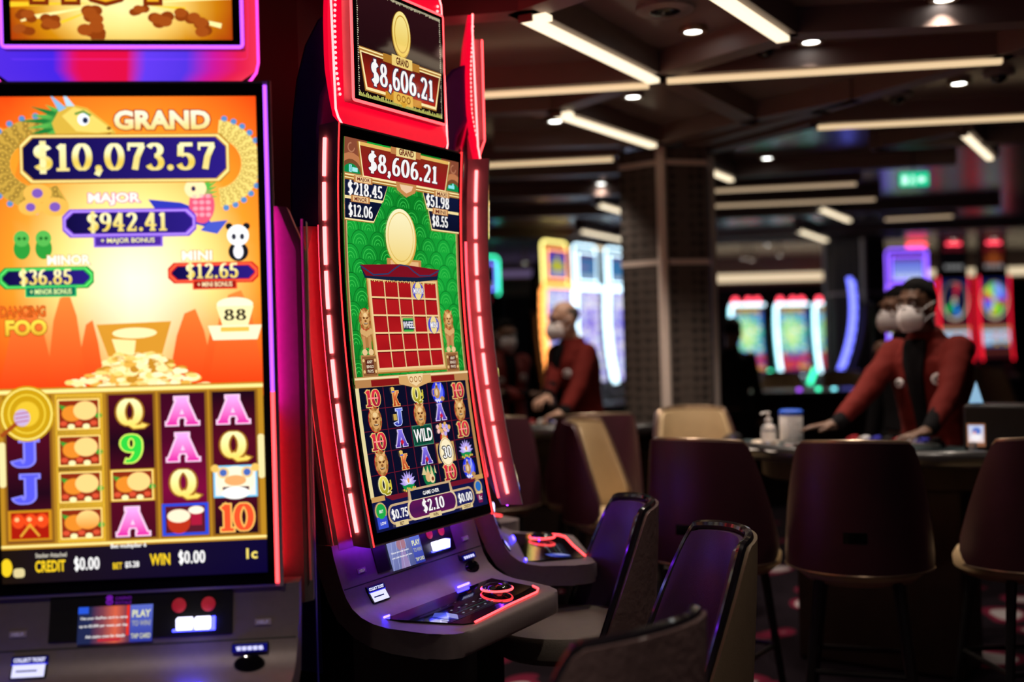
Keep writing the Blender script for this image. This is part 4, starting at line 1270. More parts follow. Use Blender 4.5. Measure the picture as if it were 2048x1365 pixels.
def person(label, loc, rz, skin, H=1.75, lean=0.15, twist=0.0, yaw=0.0, pitch=0.1, hand_l=None, hand_r=None, dir_l=None, dir_r=None, curl=.25, jacket=None, hair='short', hairm=None, mask=True, vox=.006, badges=True, group=None):
    """local axes: the person faces -y, the person's left side is +x"""
    t = thing('person', label, 'person', (loc[0], loc[1], 0), rz, group)
    k = H / 1.75
    PZ = .94 * k
    Rl = Matrix.Rotation(lean, 3, 'X') @ Matrix.Rotation(twist, 3, 'Z')
    def P(x, y, z):
        p = Vector((x, y, z)) * k
        if p.z > PZ:
            p = Vector((0, 0, PZ)) + Rl @ (p - Vector((0, 0, PZ)))
        return p
    HC = P(0, -.03, 1.625)
    HM = Matrix.Rotation(yaw, 3, 'Z') @ Matrix.Rotation(pitch, 3, 'X')
    def hp(x, y, z): return HC + HM @ (Vector((x, y, z)) * k)
    HM4 = HM.to_4x4()
    sh = {1: P(.172, .0, 1.405), -1: P(-.172, .0, 1.405)}
    U, F = .30 * k, .265 * k
    arms = {}
    for s, h in ((1, hand_l), (-1, hand_r)):
        h = Vector(h) if h else P(s * .26, -.06, .80)
        d = h - sh[s]
        L = min(d.length, (U + F) * .995)
        h = sh[s] + d.normalized() * L
        a = (U * U - F * F + L * L) / (2 * L)
        q = sqrt(max(0, U * U - a * a))
        pole = Vector((s * .35, .5, -.75))
        n = d.normalized()
        pole = (pole - n * pole.dot(n)).normalized()
        arms[s] = (sh[s], sh[s] + n * a + pole * q, h)
    # ---- one continuous body
    mb = MB()
    mb.ellipsoid(hp(0, .012, .030), (.077 * k, .098 * k, .096 * k), M4=HM4)
    mb.ellipsoid(hp(0, -.030, -.040), (.060 * k, .068 * k, .078 * k), M4=HM4)
    mb.ellipsoid(hp(0, -.070, -.098), (.030 * k, .026 * k, .024 * k), M4=HM4)
    mb.capsule(hp(0, -.092, .018), hp(0, -.117, -.022), .009, .016, 8)
    for s in (-1, 1):
        mb.ellipsoid(hp(s * .080, .012, -.008), (.010 * k, .022 * k, .034 * k), 10, 6, HM4)
        mb.ellipsoid(hp(s * .034, -.070, -.030), (.026 * k, .022 * k, .024 * k), 10, 6, HM4)
    mb.capsule(hp(-.045, -.082, .040), hp(.045, -.082, .040), .014, .014, 8)
    mb.capsule(hp(-.02, -.096, -.066), hp(.02, -.096, -.066), .009, .009, 8)
    mb.capsule(P(0, .02, 1.42), hp(0, .02, -.05), .062, .056, 12)
    tor = [(.84, .15, .10), (.94, .165, .115), (1.05, .145, .105), (1.18, .155, .11), (1.30, .172, .118), (1.38, .165, .105), (1.45, .10, .075)]
    def torso(grow, z0=0, z1=9):
        r = [x for x in tor if z0 <= x[0] <= z1]
        mb.loft([[P((rx + grow) * cos(2 * pi * j / 20), (ry + grow) * sin(2 * pi * j / 20) + .01, z) for j in range(20)] for z, rx, ry in r])
    torso(0)
    for s in (-1, 1):
        a, e, h = arms[s]
        mb.capsule(a, e, .052 * k, .042 * k); mb.capsule(e, h, .041 * k, .027 * k)
        mb.capsule(P(s * .09, 0, .90), P(s * .11, -.01, .50), .085 * k, .058 * k); mb.capsule(P(s * .11, -.01, .50), P(s * .115, .02, .09), .056 * k, .036 * k)
        mb.capsule(P(s * .115, .03, .045), P(s * .12, -.12, .035), .035 * k, .032 * k)
        # hand: palm, four fingers of different length, thumb
        f = Vector((dir_l if s > 0 else dir_r) or (h - e)).normalized()
        n = Vector((0, 0, -1)); n = (n - f * n.dot(f)).normalized()
        sd = f.cross(n) * (1 if f.cross(n).x * s < 0 else -1)       # towards the thumb
        hk = k * 1.02
        HF = Matrix((sd, f, n)).transposed().to_4x4()
        mb.ellipsoid(h + f * .045 * hk, (.043 * hk, .054 * hk, .016 * hk), 12, 8, HF)
        mb.capsule(h, h + f * .03, .026 * hk, .026 * hk)
        for i, (o, ln) in enumerate(((.030, .074), (.010, .082), (-.011, .076), (-.030, .060))):
            b = h + f * (.088 - abs(o) * .25) * hk + sd * o * hk
            dcur = f + sd * o * 4.5
            dcur.normalize()
            for j, fr in enumerate((.44, .31, .25)):
                c = curl * (.5 + j * .8) + (.05 * i if j else 0)
                dd = (dcur * cos(c) + n * sin(c)).normalized()
                b2 = b + dd * ln * fr * hk
                mb.capsule(b, b2, (.0098 - j * .0012) * hk, (.0088 - j * .0012) * hk, 8)
                b = b2
        b = h + f * .025 * hk + sd * .032 * hk
        for j, (dd, ln) in enumerate((((f * .75 + sd * .8 + n * .3), .042), ((f * .95 + sd * .35 + n * .25), .030))):
            b2 = b + dd.normalized() * ln * hk
            mb.capsule(b, b2, (.0125 - j * .0015) * hk, (.0105 - j * .0015) * hk, 8)
            b = b2
    body = mb.build('body', skin, t)
    voxel(body, vox, 5)
    # ---- eyes and brows
    for s in (-1, 1):
        mb = MB(); mb.ellipsoid(hp(s * .032, -.083, .014), (.014 * k, .010 * k, .0075 * k), 10, 6, HM4); e = mb.build('eye', M['eye'], body)
        mb = MB(); mb.ellipsoid(hp(s * .032, -.0905, .014), (.006 * k, .004 * k, .006 * k), 8, 6, HM4); mb.build('iris', M['iris'], e)
        mb = MB(); mb.tube([hp(s * .014, -.099, .036), hp(s * .034, -.098, .043), hp(s * .054, -.084, .038)], [.003, .005, .0025], 6); mb.build('eyebrow', hairm or M['hair'], body)
    # ---- hair
    if hair:
        mb = MB()
        nA, nE = 40, 22
        def dirn(i, j):
            az = 2 * pi * i / nA
            el = -pi / 3 + (pi / 2 + pi / 3) * j / nE
            return az, el
        def line(az):       # az 0 = face
            fr = cos(az)
            if hair == 'bald':
                return .22 if fr > .3 else (.05 if fr > -.1 else -.45)
            return .50 if fr > .75 else (.45 - .9 * (.75 - fr) if fr > .1 else -.50)
        top = .60 if hair == 'bald' else 9
        vs = {}
        g0 = 1.10 if hair == 'short' else 1.05
        for i in range(nA):
            for j in range(nE + 1):
                az, el = dirn(i, j)
                inside = line(az) <= el <= (top if cos(az) < .2 or hair != 'bald' else -9)
                q = g0 + (.03 * noise.noise(Vector((cos(az) * cos(el), sin(az) * cos(el), sin(el))) * 5) if hair == 'short' else 0)
                x, y, z = sin(az) * cos(el), -cos(az) * cos(el), sin(el)
                vs[i, j] = (inside, x, y, z, q)
        V = {}
        def gv(i, j):
            i %= nA
            if (i, j) not in V:
                ok, x, y, z, q = vs[i, j]
                edge = any(not vs[(i + a) % nA, max(0, min(nE, j + b))][0] for a in (-1, 0, 1) for b in (-1, 0, 1))
                q = .96 if edge else q
                V[i, j] = mb.v(hp(.077 * q * x, .012 + .098 * q * y, .030 + .096 * q * z + (.008 if hair == 'short' else 0) * max(0, z)))
            return V[i, j]
        for i in range(nA):
            for j in range(nE):
                if any(vs[a % nA, b][0] for a, b in ((i, j), (i + 1, j), (i, j + 1), (i + 1, j + 1))):
                    mb.face([gv(i, j), gv(i + 1, j), gv(i + 1, j + 1), gv(i, j + 1)])
        bmesh.ops.remove_doubles(mb.bm, verts=mb.bm.verts[:], dist=.0005)
        mb.build('hair', hairm or M['hair'], body, 60)
    # ---- white respirator mask with ear straps
    if mask:
        mb = MB()
        nu, nv = 16, 10
        def mp(a, b, d):
            w = (1 - .30 * abs(b) ** 2.2)
            x = .070 * a * w
            y = -.066 - .074 * (1 - abs(a) ** 1.7) * (1 - .42 * b * b) + .012 * abs(a) + (-.004 if abs(a) < .08 else 0)
            return hp(x, y - d, -.052 + .062 * b * (1 - .18 * a * a) - .004)
        rings = [[mp(-1 + 2 * i / nu, -1 + 2 * j / nv, .003) for j in range(nv + 1)] + [mp(-1 + 2 * i / nu, 1 - 2 * j / nv, -.004) for j in range(nv + 1)] for i in range(nu + 1)]
        mb.loft(rings)
        mk = mb.build('mask', M['mask'], body, 60)
        for s in (-1, 1):
            mb = MB()
            mb.tube([mp(s * .97, .7, .002), hp(s * .083, -.03, .006), hp(s * .090, .014, .022)], .0022, 5)
            mb.tube([mp(s * .97, -.7, .002), hp(s * .080, -.03, -.05), hp(s * .090, .012, -.034)], .0022, 5)
            mb.build('ear_strap', M['mask'], mk)
        mb = MB(); mb.tube([mp(q, .80, .005) for q in (-.3, -.15, 0, .15, .3)], .003, 5); mb.build('nose_strip', M['chrome'], mk)
    # ---- trousers, shoes, shirt, jacket
    mb = MB()
    torso(.012, 0, 1.0)
    for s in (-1, 1):
        mb.capsule(P(s * .09, 0, .90), P(s * .11, -.01, .50), .098 * k, .075 * k); mb.capsule(P(s * .11, -.01, .50), P(s * .115, .02, .10), .073 * k, .062 * k)
    tr = mb.build('trousers', M['black_cloth'], t); voxel(tr, .014, 4)
    for s in (-1, 1):
        mb = MB(); mb.capsule(P(s * .115, .045, .05), P(s * .122, -.15, .04), .047 * k, .040 * k); mb.build('shoe', M['black_satin'], t)
    mb = MB()
    torso(.010, .9)
    mb.capsule(P(0, .012, 1.41), P(0, .004, 1.475), .083 * k, .070 * k, 14)
    for s in (-1, 1):
        a, e, h = arms[s]
        mb.capsule(a, e, .052 * k, .046 * k); mb.capsule(e, h - (h - e).normalized() * .012, .05 * k, .038 * k)
    shirt = mb.build('shirt', M['black_cloth'], t); voxel(shirt, .010, 4)
    if jacket:
        mb = MB()
        torso(.034, .9, 1.40)
        mb.loft([[P((rx) * cos(2 * pi * j / 20), (ry) * sin(2 * pi * j / 20) + .01, z) for j in range(20)] for z, rx, ry in ((1.33, .195, .145), (1.385, .186, .13), (1.43, .135, .105), (1.465, .088, .092), (1.505, .072, .082))])
        for s in (-1, 1):
            a, e, h = arms[s]
            mb.capsule(a + Vector((-s * .012, 0, -.004)), e, .074 * k, .057 * k, 14); mb.capsule(e, h - (h - e).normalized() * .055, .056 * k, .042 * k, 14)
        j = mb.build('jacket', jacket, t); voxel(j, .011, 3)
        wrinkle(j, .007, 11)
        # open front shows the shirt
        mb = MB()
        fr = []
        for z, ry, w in ((.93, .158, .020), (1.05, .146, .028), (1.18, .152, .034), (1.30, .160, .042), (1.38, .148, .052), (1.44, .122, .055), (1.478, .100, .050)):
            fr.append([P(-w, -ry + .02, z), P(-w, -ry + .004, z), P(0, -ry - .008, z), P(w, -ry + .004, z), P(w, -ry + .02, z)])
        mb.loft(fr)
        mb.build('shirt_front', M['black_cloth'], j, 60)
        if badges:
            for x, z, r, m in ((.105, 1.29, .028, 'white'), (-.088, 1.275, .022, 'white')):
                c = P(x, -.150 + .35 * x * x * 6, z)
                nrm = (Rl @ Vector((x * 3.4, -1, .12))).normalized()
                rot = nrm.to_track_quat('Z', 'Y').to_matrix().to_4x4()
                mb = MB(); mb.lathe([(r, -.012), (r, .006), (r * .8, .008), (.001, .008)], 18, Matrix.Translation(c) @ rot)
                b = mb.build('badge', M['mask'], j)
                mb = MB(); mb.lathe([(r * .62, .0085), (r * .55, .0095), (r * .3, .0095), (r * .25, .0085)], 16, Matrix.Translation(c) @ rot, caps=False); mb.build('emblem', M['black_cloth'], b)
    return t


# ------------------------------------------------------------------ the room
CEIL, BEAM = 2.755, 2.65
M['ceil'] = mat('dark_bronze_ceiling', (0.20, 0.15, 0.14), 0.22, 0.0, var=0.15, vscale=3)
M['beam'] = mat('dark_brown_beam', (0.17, 0.115, 0.10), 0.5, var=0.12, vscale=6)
M['wall'] = mat('dark_plum_wall', (0.03, 0.018, 0.026), 0.6, var=0.2, vscale=3)
M['warm'] = glow('warm_light_strip', (1.0, 0.83, 0.57), 1.5)
M['warm_soft'] = glow('soft_warm_light_strip', (1.0, 0.73, 0.42), .85)
M['warm_far'] = glow('warm_cove_light', (1.0, 0.72, 0.45), 0.5)
M['warm_cove'] = glow('bright_cove_light', (1.0, 0.80, 0.52), .9)
M['violet_fill'] = glow('violet_soffit_glow', (0.34, 0.24, 0.5), .28)  # added glow in place of light falling on the lilac soffit
M['lamp'] = glow('downlight_lens', (0.95, 1.0, 0.97), 9.0)


def carpet():
    m = bpy.data.materials.new('patterned_casino_carpet')
    m.use_nodes = True
    nt = m.node_tree
    b = nt.nodes['Principled BSDF']
    b.inputs['Roughness'].default_value = 0.95
    b.inputs['Specular IOR Level'].default_value = 0.06
    tc = nt.nodes.new('ShaderNodeTexCoord')
    n1 = nt.nodes.new('ShaderNodeTexNoise'); n1.inputs['Scale'].default_value = 1.3; n1.inputs['Detail'].default_value = 1
    vo = nt.nodes.new('ShaderNodeTexVoronoi'); vo.inputs['Scale'].default_value = 2.6; vo.feature = 'F1'
    mixv = nt.nodes.new('ShaderNodeVectorMath'); mixv.operation = 'ADD'
    nt.links.new(tc.outputs['Object'], mixv.inputs[0]); nt.links.new(n1.outputs['Color'], mixv.inputs[1])
    nt.links.new(tc.outputs['Object'], n1.inputs['Vector'])
    nt.links.new(mixv.outputs[0], vo.inputs['Vector'])
    r = nt.nodes.new('ShaderNodeValToRGB')
    e = r.color_ramp.elements
    e[0].position, e[0].color = 0.0, (0.40, 0.36, 0.36, 1)
    e[1].position, e[1].color = 0.24, (0.36, 0.31, 0.32, 1)
    for p, c in ((0.26, (0.16, 0.012, 0.035, 1)), (0.36, (0.10, 0.01, 0.025, 1)), (0.38, (0.010, 0.006, 0.009, 1))):
        q = e.new(p); q.color = c
    nt.links.new(vo.outputs['Distance'], r.inputs[0])
    nt.links.new(r.outputs[0], b.inputs['Base Color'])
    return m


def slab_plane(name, lo, hi, m):
    mb = MB(); mb.box(lo, hi)
    return struct(mb.build(name, m, None, 0))


slab_plane('floor', (-6, -3, -.1), (12.5, 21, 0), carpet())
slab_plane('ceiling', (-6, -3, CEIL), (12.5, 21, CEIL + .1), M['ceil'])
slab_plane('wall_back', (-6, 20.5, 0), (12.5, 20.6, CEIL), M['wall'])
slab_plane('wall_left', (-6.1, -3, 0), (-6, 20.6, CEIL), M['wall'])
slab_plane('wall_right', (12.5, -3, 0), (12.6, 20.6, CEIL), M['wall'])

# core of the slot carousel
M['core'] = mat('maroon_core_panel', (0.045, 0.014, 0.020), 0.5, var=0.2, vscale=4)
mb = MB(); mb.lathe([(1.0, 0), (1.0, BEAM + .3)], 12, Matrix.Translation((-1.62, 3.98, 0)) @ Matrix.Rotation(.2, 4, 'Z'))
struct(mb.build('wall_core', M['core'], None, 20))

# beams hang below the ceiling; the lit ones carry a bar of warm light along their lower edge
trim_no = [0]


def beam(a, b, w=.11, ext=0.04):
    a, b = Vector((a.x, a.y, 0)), Vector((b.x, b.y, 0))
    d = (b - a).normalized()
    s = Vector((-d.y, d.x, 0)) * w / 2
    a, b = a - d * ext, b + d * ext
    trim_no[0] += 1
    mb = MB()
    mb.loft([[p + Vector((0, 0, BEAM + .004)), q + Vector((0, 0, BEAM + .004)), q + Vector((0, 0, CEIL + .01)), p + Vector((0, 0, CEIL + .01))] for p, q in ((a - s, a + s), (b - s, b + s))])
    struct(mb.build('trim_%d' % trim_no[0], M['beam'], None, 0))


def light_bar(a, b, label, w=.05, h=.028, m=None, end=0.0):
    d = Vector((b.x - a.x, b.y - a.y, 0))
    L = d.length
    t = thing('light_bar', label, 'ceiling light', (a.x, a.y, BEAM), atan2(d.y, d.x), 'warm light bars under the ceiling beams')
    mb = MB(); mb.box((0, -w / 2, -h), (L, w / 2, 0)); mb.build('diffuser', m or M['warm'], t, 0)
    for x in (-.008, L):
        mb = MB(); mb.box((x, -w / 2 - .003, -h - .002), (x + .008, w / 2 + .003, .004)); mb.build('end_cap', M['beam'], t, 0)
    if end:
        mb = MB(); mb.box((0, -w / 2 - end if end > 0 else w / 2, -h), (w, -w / 2 if end > 0 else w / 2 - end, 0)); mb.build('corner_return', m or M['warm'], t, 0)


c_ = lambda x, y: at(x, y, z=BEAM)
bars = [
    ((1052, 32), (1308, 158), 'short bright light bar ending at the beam crossing above the near column', .062, .09),
    ((1334, 158), (2003, 118), 'long thin light bar running right from the beam crossing above the near column', .045, 0),
    ((860, 193), (1298, 167), 'thin light bar running left from the beam crossing toward the slot toppers', .045, 0),
    ((1114, 226), (1306, 289), 'light bar slanting down to the head of the near patterned column', .058, .08),
    ((840, 335), (1226, 316), 'thin light bar passing behind the side-on red topper, left of the near column head', .05, 0),
    ((1398, -38), (1566, 74), 'bright light bar cut by the top edge, right of the ceiling crossing', .062, 0),
    ((1634, 252), (2130, 228), 'thin light bar along the ceiling above the green exit sign', .05, 0),
    ((1928, 266), (1980, 315), 'short light bar slanting above and right of the green exit sign', .05, 0),
    ((1395, 331), (1462, 358), 'short light bar beside the right shoulder of the near column', .05, 0),
    ((1395, 382), (1712, 366), 'dim light bar right of the near column, left of the exit sign', .05, 0),
    ((1638, 416), (1698, 440), 'short light bar above the head of the far column', .055, 0),
    ((1395, 412), (1750, 397), 'faint light bar across the ceiling between the near and far columns', .04, 0),
    ((1597, 461), (1652, 480), 'small far light bar left of the far column', .06, 0),
    ((1196, 408), (1256, 426), 'small light bar touching the left edge of the near column, uppermost of three', .05, 0),
    ((1160, 461), (1256, 481), 'small light bar left of the near column, middle of three', .05, 0),
    ((1168, 489), (1256, 507), 'small light bar left of the near column, lowest of three', .05, 0),
    ((1770, 438), (1905, 431), 'faint far light bar right of the far column, under the exit sign', .05, 0),
]
for a, b, lab, w, end in bars:
    A_, B_ = c_(*a), c_(*b)
    beam(A_, B_)
    light_bar(A_, B_, lab, w * .8, .02, M['warm_far'] if 'faint' in lab or 'dim' in lab else (M['warm_soft'] if 'thin' in lab else M['warm']), end * .6)
for a, b in (((1322, 158), (1500, 246)), ((1318, 292), (1500, 246)), ((1500, 246), (1700, 205)), ((1320, 156), (1566, 84)), ((1322, 160), (1112, 226)),
             ((1052, 32), (1230, -30)), ((700, 60), (1052, 32)), ((2003, 118), (1640, 226)), ((1640, 226), (1390, 296)), ((1318, 292), (1000, 300)), ((1112, 226), (700, 245)),
             ((1566, 78), (2048, 52)), ((2003, 118), (2200, 60)), ((1634, 252), (1400, 312)), ((1928, 266), (1760, 300)), ((1760, 300), (2100, 285)), ((1462, 358), (1900, 330)),
             ((980, 360), (1240, 350)), ((960, 400), (1240, 392)), ((960, 440), (1240, 432)), ((1430, 440), (1990, 415)), ((1430, 480), (2048, 455)), ((960, 480), (1240, 474)), ((1100, 500), (1800, 478))):
    beam(c_(*a), c_(*b))
# stepped soffits lit by the far cove
for k, (y, z0, z1) in enumerate(((20.1, 2.30, CEIL + .02), (18.6, 2.52, CEIL + .02))):
    mb = MB(); mb.box((-6, y, z0), (12.5, y + .4, z1)); struct(mb.build('trim_%d' % (100 + k), M['ceil'], None, 0))
t = thing('cove_and_fill_light', 'long warm cove light along the far wall between the two columns', 'ceiling light', (0, 18.55, 0))
mb = MB(); mb.box((2.0, -.03, 2.38), (9.6, .03, 2.50)); mb.build('diffuser', M['warm_cove'], t, 0)
mb = MB(); mb.box((1.9, .03, 2.34), (9.7, .05, 2.54)); mb.build('backplate', M['bronze'], t, 0)

t = thing('cove_and_fill_light', 'added dim violet glow strip along the far wall left of the near column', 'ceiling light', (0, 18.55, 0))
mb = MB(); mb.box((-3.5, -.03, 2.56), (1.8, .03, 2.66)); mb.build('diffuser', M['violet_fill'], t, 0)  # made-up glowing strip, stands in for the softly lit soffit band
mb = MB(); mb.box((-3.6, .03, 2.52), (1.85, .05, 2.69)); mb.build('backplate', M['bronze'], t, 0)
# downlights, each with its own lamp
dl = [
    ((1386, 62), 'round downlight in the dark panel right of the brightest light bar', 19),
    ((1266, 193), 'round downlight in the panel just left of the near column axis', 19),
    ((1110, 242), 'round downlight beside the upper end of the bar that slants to the column head', 19),
    ((1622, 83), 'round downlight under the bar that leaves the top edge', 19),
    ((1677, 223), 'round downlight above the left end of the bar over the exit sign', 19),
    ((1918, 166), 'round downlight near the right, under the long thin bar', 19),
    ((1534, 316), 'round downlight between the near column and the exit sign', 19),
    ((1202, 367), 'round downlight under the dark dome camera, left of the near column', 14),
    ((1888, -2), 'round downlight cut by the top edge at the right', 19),
    ((1488, 517), 'tiny far downlight right of the near column', 0),
    ((1504, 520), 'tiny far downlight beside another, above the warm cove', 0),
    ((1560, 511), 'tiny far downlight above the warm cove, nearest the far column', 0),
    ((1534, 461), 'tiny far downlight hanging above the warm cove', 0),
    ((1907, 464), 'tiny far downlight above the middle red candle lamp', 0),
    ((1988, 462), 'tiny far downlight above the right red candle lamp', 0),
    ((985, 527), 'tiny far downlight just right of the side-on monitor', 0),
    ((1050, 526), 'tiny far downlight left of the orange lit machine', 0),
    ((1232, 515), 'far downlight above the white lit machine beside the near column', 0),
]
lamps = []
for (px, py), lab, power in dl:
    p = at(px, py, z=CEIL - .012)
    if power == 0:
        p = at(px, py, D=15.5)
        if p.z > CEIL - .02: p.z = CEIL - .02
    t = thing('downlight', lab, 'downlight', p, 0, 'recessed ceiling downlights')
    mb = MB(); mb.lathe([(.036, 0.002), (.036, -.006), (.056, -.008), (.060, .0), (.058, .012), (.02, .014)], 20); mb.build('ring', M['bronze'], t)
    mb = MB(); mb.lathe([(.001, -.003), (.035, -.003), (.035, .001)], 20); mb.build('lens', M['lamp'], t, 0)
    if p.z < CEIL - .1:
        mb = MB(); mb.tube([(0, 0, .012), (0, 0, CEIL - p.z)], .012, 6); mb.build('stem', M['bronze'], t)
    if power:
        lamps.append((p.x, p.y, power))
# added fill spots with no fixture, brightening machines, chairs, tables, people and the column
for x, y, w in ((.9, 2.3, 34), (.75, 4.0, 32), (2.6, 3.6, 7), (.6, 5.5, 45), (1.55, 5.2, 46), (.35, 7.0, 45), (.3, .9, 34), (-.9, 1.3, 28), (-.4, 8.3, 12), (3.4, 6.5, 20), (1.0, 5.9, 75), (2.3, 10.2, 60)):
    lamps.append((x, y, w))
for i, (x, y, w) in enumerate(lamps):
    l = bpy.data.lights.new('downlight_and_fill_spot', 'SPOT')
    l.energy, l.spot_size, l.spot_blend, l.shadow_soft_size = w, radians(92), .6, .04
    l.color = (1.0, .86, .72)
    o = bpy.data.objects.new('downlight_and_fill_spot', l); COL.objects.link(o)
    o.location = (x, y, CEIL - .04)
# cameras and detectors on the ceiling
for (px, py), lab, dome in (((1188, 348), 'black dome camera on the ceiling above a downlight, left of the near column', 1), ((1530, 104), 'round ceiling detector left of the bluish downlight', 0),
                            ((1795, 199), 'pale round detector with a dark eye, under the long thin bar', 0), ((1998, 156), 'small pale ceiling detector at the far right', 0), ((1330, 30), 'flat round ceiling speaker in the panel above the brightest bar', 2)):
    p = at(px, py, z=CEIL - .03)
    t = thing('dome_camera' if dome == 1 else ('ceiling_speaker' if dome == 2 else 'ceiling_detector'), lab, 'camera' if dome == 1 else ('speaker' if dome == 2 else 'detector'), (p.x, p.y, CEIL))
    r = .11 if dome != 0 else .075
    mb = MB(); mb.lathe([(r, 0), (r, -.014), (r * .9, -.02), (.01, -.022)], 24); mb.build('base', M['body'], t)
    mb = MB(); mb.ellipsoid((0, 0, -.02), (r * .55, r * .55, r * .5 if dome != 2 else .01), 16, 8); mb.build('dome', M['black_gloss'], t)
# exit sign
p = at(1828, 359, D=7.8)
t = thing('exit_sign', 'small green lit exit sign hanging from the ceiling', 'sign', p, -.12)
mb = MB(); mb.box((-.105, 0, -.055), (.105, .03, .055)); mb.build('case', M['body'], t, 0, .006)
A = Art(); A.poly(rrect(0, 0, 200, 100, 14), hx('14C890'), 0)
A.rect(18, 22, 60, 82, hx('C8FFF0'), 1); A.disc(94, 28, 9, 9, hx('C8FFF0'), 1); A.line([(92, 38), (86, 60), (102, 74), (100, 90)], 9, hx('C8FFF0'), 1); A.line([(86, 60), (74, 84)], 8, hx('C8FFF0'), 1); A.line([(78, 52), (94, 42), (110, 56)], 7, hx('C8FFF0'), 1)
A.poly([(124, 44), (150, 44), (150, 28), (182, 52), (150, 76), (150, 60), (124, 60)], hx('C8FFF0'), 1)
A.build('panel', lambda u, v, d: Vector((-.10 + u * .001, -.001 - d, .05 - v * .001)), M['disp_hot'], t, bisect=False)
mb = MB(); mb.tube([(0, .015, .055), (0, .015, CEIL - p.z)], .006, 6); mb.build('stem', M['leg'], t)


# ------------------------------------------------------------------ columns
def column_mat():
    m = mat('dark_perforated_cladding', (0.085, 0.062, 0.052), 0.55)
    nt = m.node_tree
    b = nt.nodes['Principled BSDF']
    tc = nt.nodes.new('ShaderNodeTexCoord')
    vo = nt.nodes.new('ShaderNodeTexVoronoi'); vo.inputs['Scale'].default_value = 17; vo.inputs['Randomness'].default_value = 0.15
    nt.links.new(tc.outputs['Object'], vo.inputs['Vector'])
    r = nt.nodes.new('ShaderNodeValToRGB')
    r.color_ramp.elements[0].color, r.color_ramp.elements[0].position = (0.012, 0.009, 0.008, 1), .2
    r.color_ramp.elements[1].color, r.color_ramp.elements[1].position = (0.075, 0.056, 0.047, 1), .5
    nt.links.new(vo.outputs['Distance'], r.inputs[0]); nt.links.new(r.outputs[0], b.inputs['Base Color'])
    bp = nt.nodes.new('ShaderNodeBump'); bp.inputs['Strength'].default_value = .5; bp.inputs['Distance'].default_value = .01
    nt.links.new(vo.outputs['Distance'], bp.inputs['Height']); nt.links.new(bp.outputs['Normal'], b.inputs['Normal'])
    return m


M['column'] = column_mat()
M['trim_metal'] = mat('brushed_champagne_metal', (0.75, 0.62, 0.55), 0.42, 0.2, var=0.1)


def column(no, c, s, rot, band):
    t = bpy.data.objects.new('column_%d' % no, None); COL.objects.link(t); t.location = (c[0], c[1], 0); t['kind'] = 'structure'
    P6 = [Vector((s * sin(rot + k * pi / 3), -s * cos(rot + k * pi / 3), 0)) for k in range(6)]
    mb = MB(); mb.loft([[p + Vector((0, 0, z)) for p in P6] for z in (0, BEAM)]); mb.build('cladding', M['column'], t, 0)
    for p in P6[::2]:
        mb = MB(); mb.tube([p * 1.0, p + Vector((0, 0, BEAM))], .032, 6); mb.build('corner_trim', M['trim_metal'], t)
    for z in band:
        mb = MB(); mb.loft([[p * 1.012 + Vector((0, 0, z - .016)), p * 1.012 + Vector((0, 0, z + .016)), p * .97 + Vector((0, 0, z + .016)), p * .97 + Vector((0, 0, z - .016))] for p in P6], loop=True); mb.build('band', M['trim_metal'], t, 0)


pc = at(1334, 500, D=7.1)
column(1, pc, .312, -.22, (1.955, 2.56))
pc2 = at(1709, 500, D=14.2)
column(2, pc2, .375, -.02, (1.98,))


# ------------------------------------------------------------------ the four machines of the near carousel
def led_tray_art():
    A = Art(600, 515)
    def f(u, v):
        stops = ((0, hx('5A30F0')), (140, hx('4A28F0')), (185, hx('F01050')), (300, hx('F01048')), (340, hx('6A40FF')), (440, hx('5A38F0')), (500, hx('D818A0')), (560, hx('F02050')), (600, hx('FF3858')))
        for (a, c), (b, d) in zip(stops, stops[1:]):
            if a <= u <= b:
                return tuple(x * .8 for x in mixc(c, d, (u - a) / (b - a)))
        return hx('F02050')
    A.grid(0, 0, 600, 515, 40, 12, f, 0)
    return A


bingo, bingo_top = bingo_art(), bingo_topper_art(440, 310)
M['violet_led'] = glow('violet_led', (0.42, 0.08, 1.0), 2.2)
M['magenta_led'] = glow('magenta_led', (1.0, 0.05, 0.55), 2.4)
red_scheme = dict(game='bingo', led=M['pink_led'], line=M['red_line'], rim=M['rim_red'], rimline=M['pink_led'], boxline=M['red_neon'], art=bingo, top_art=bingo_top, top_size=(440, 310), back=((.985, 1.83, M['red_wash']),), under=((-.28, .28, M['violet_wash']),))
gold_scheme = dict(game='treasure', led=M['magenta_led'], line=M['violet_led'], rim=M['rim_red'], rimline=M['magenta_led'], boxline=M['violet_led'], art=treasure_art(), top_art=treasure_topper_art(520, 330), top_size=(520, 330), disp=M['disp_hot'], topdisp=M['disp_hot'], rim_art=led_tray_art(), boxw=.262, tray=.29, back=((1.36, 1.83, M['magenta_wash']), (.985, 1.35, M['red_wash'])), under=((-.28, .02, M['violet_wash']), (.03, .28, M['red_wash'])), dashes=False, edge_r=.0048, pillar=.376, edge_split=((1.40, 2.09, M['violet_led']), (.97, 1.40, M['red_neon'])))
grp = 'slot machines of the near carousel'
slot_parts(thing('slot_machine', 'slot machine with orange dragon game showing $10,073.57', 'slot machine', (-.845, 2.5, 0), .105, grp), 0.0, gold_scheme)
slot_parts(thing('slot_machine', 'slot machine with green bingo game showing $8,606.21, red lit edges', 'slot machine', (-.308, 3.29, 0), 1.048, grp), 0.13, red_scheme)
pink_scheme = dict(red_scheme, back=((.985, 1.83, M['faint_wash']),))
slot_parts(thing('slot_machine', 'slot machine seen edge-on, facing right, its screen hidden, red topper', 'slot machine', (-.10, 4.0, 0), radians(95), grp), 0.13, pink_scheme)
slot_parts(thing('slot_machine', 'red slot machine mostly hidden behind the edge-on machine', 'slot machine', (-.42, 4.73, 0), radians(128), grp), 0.13, pink_scheme, 1)


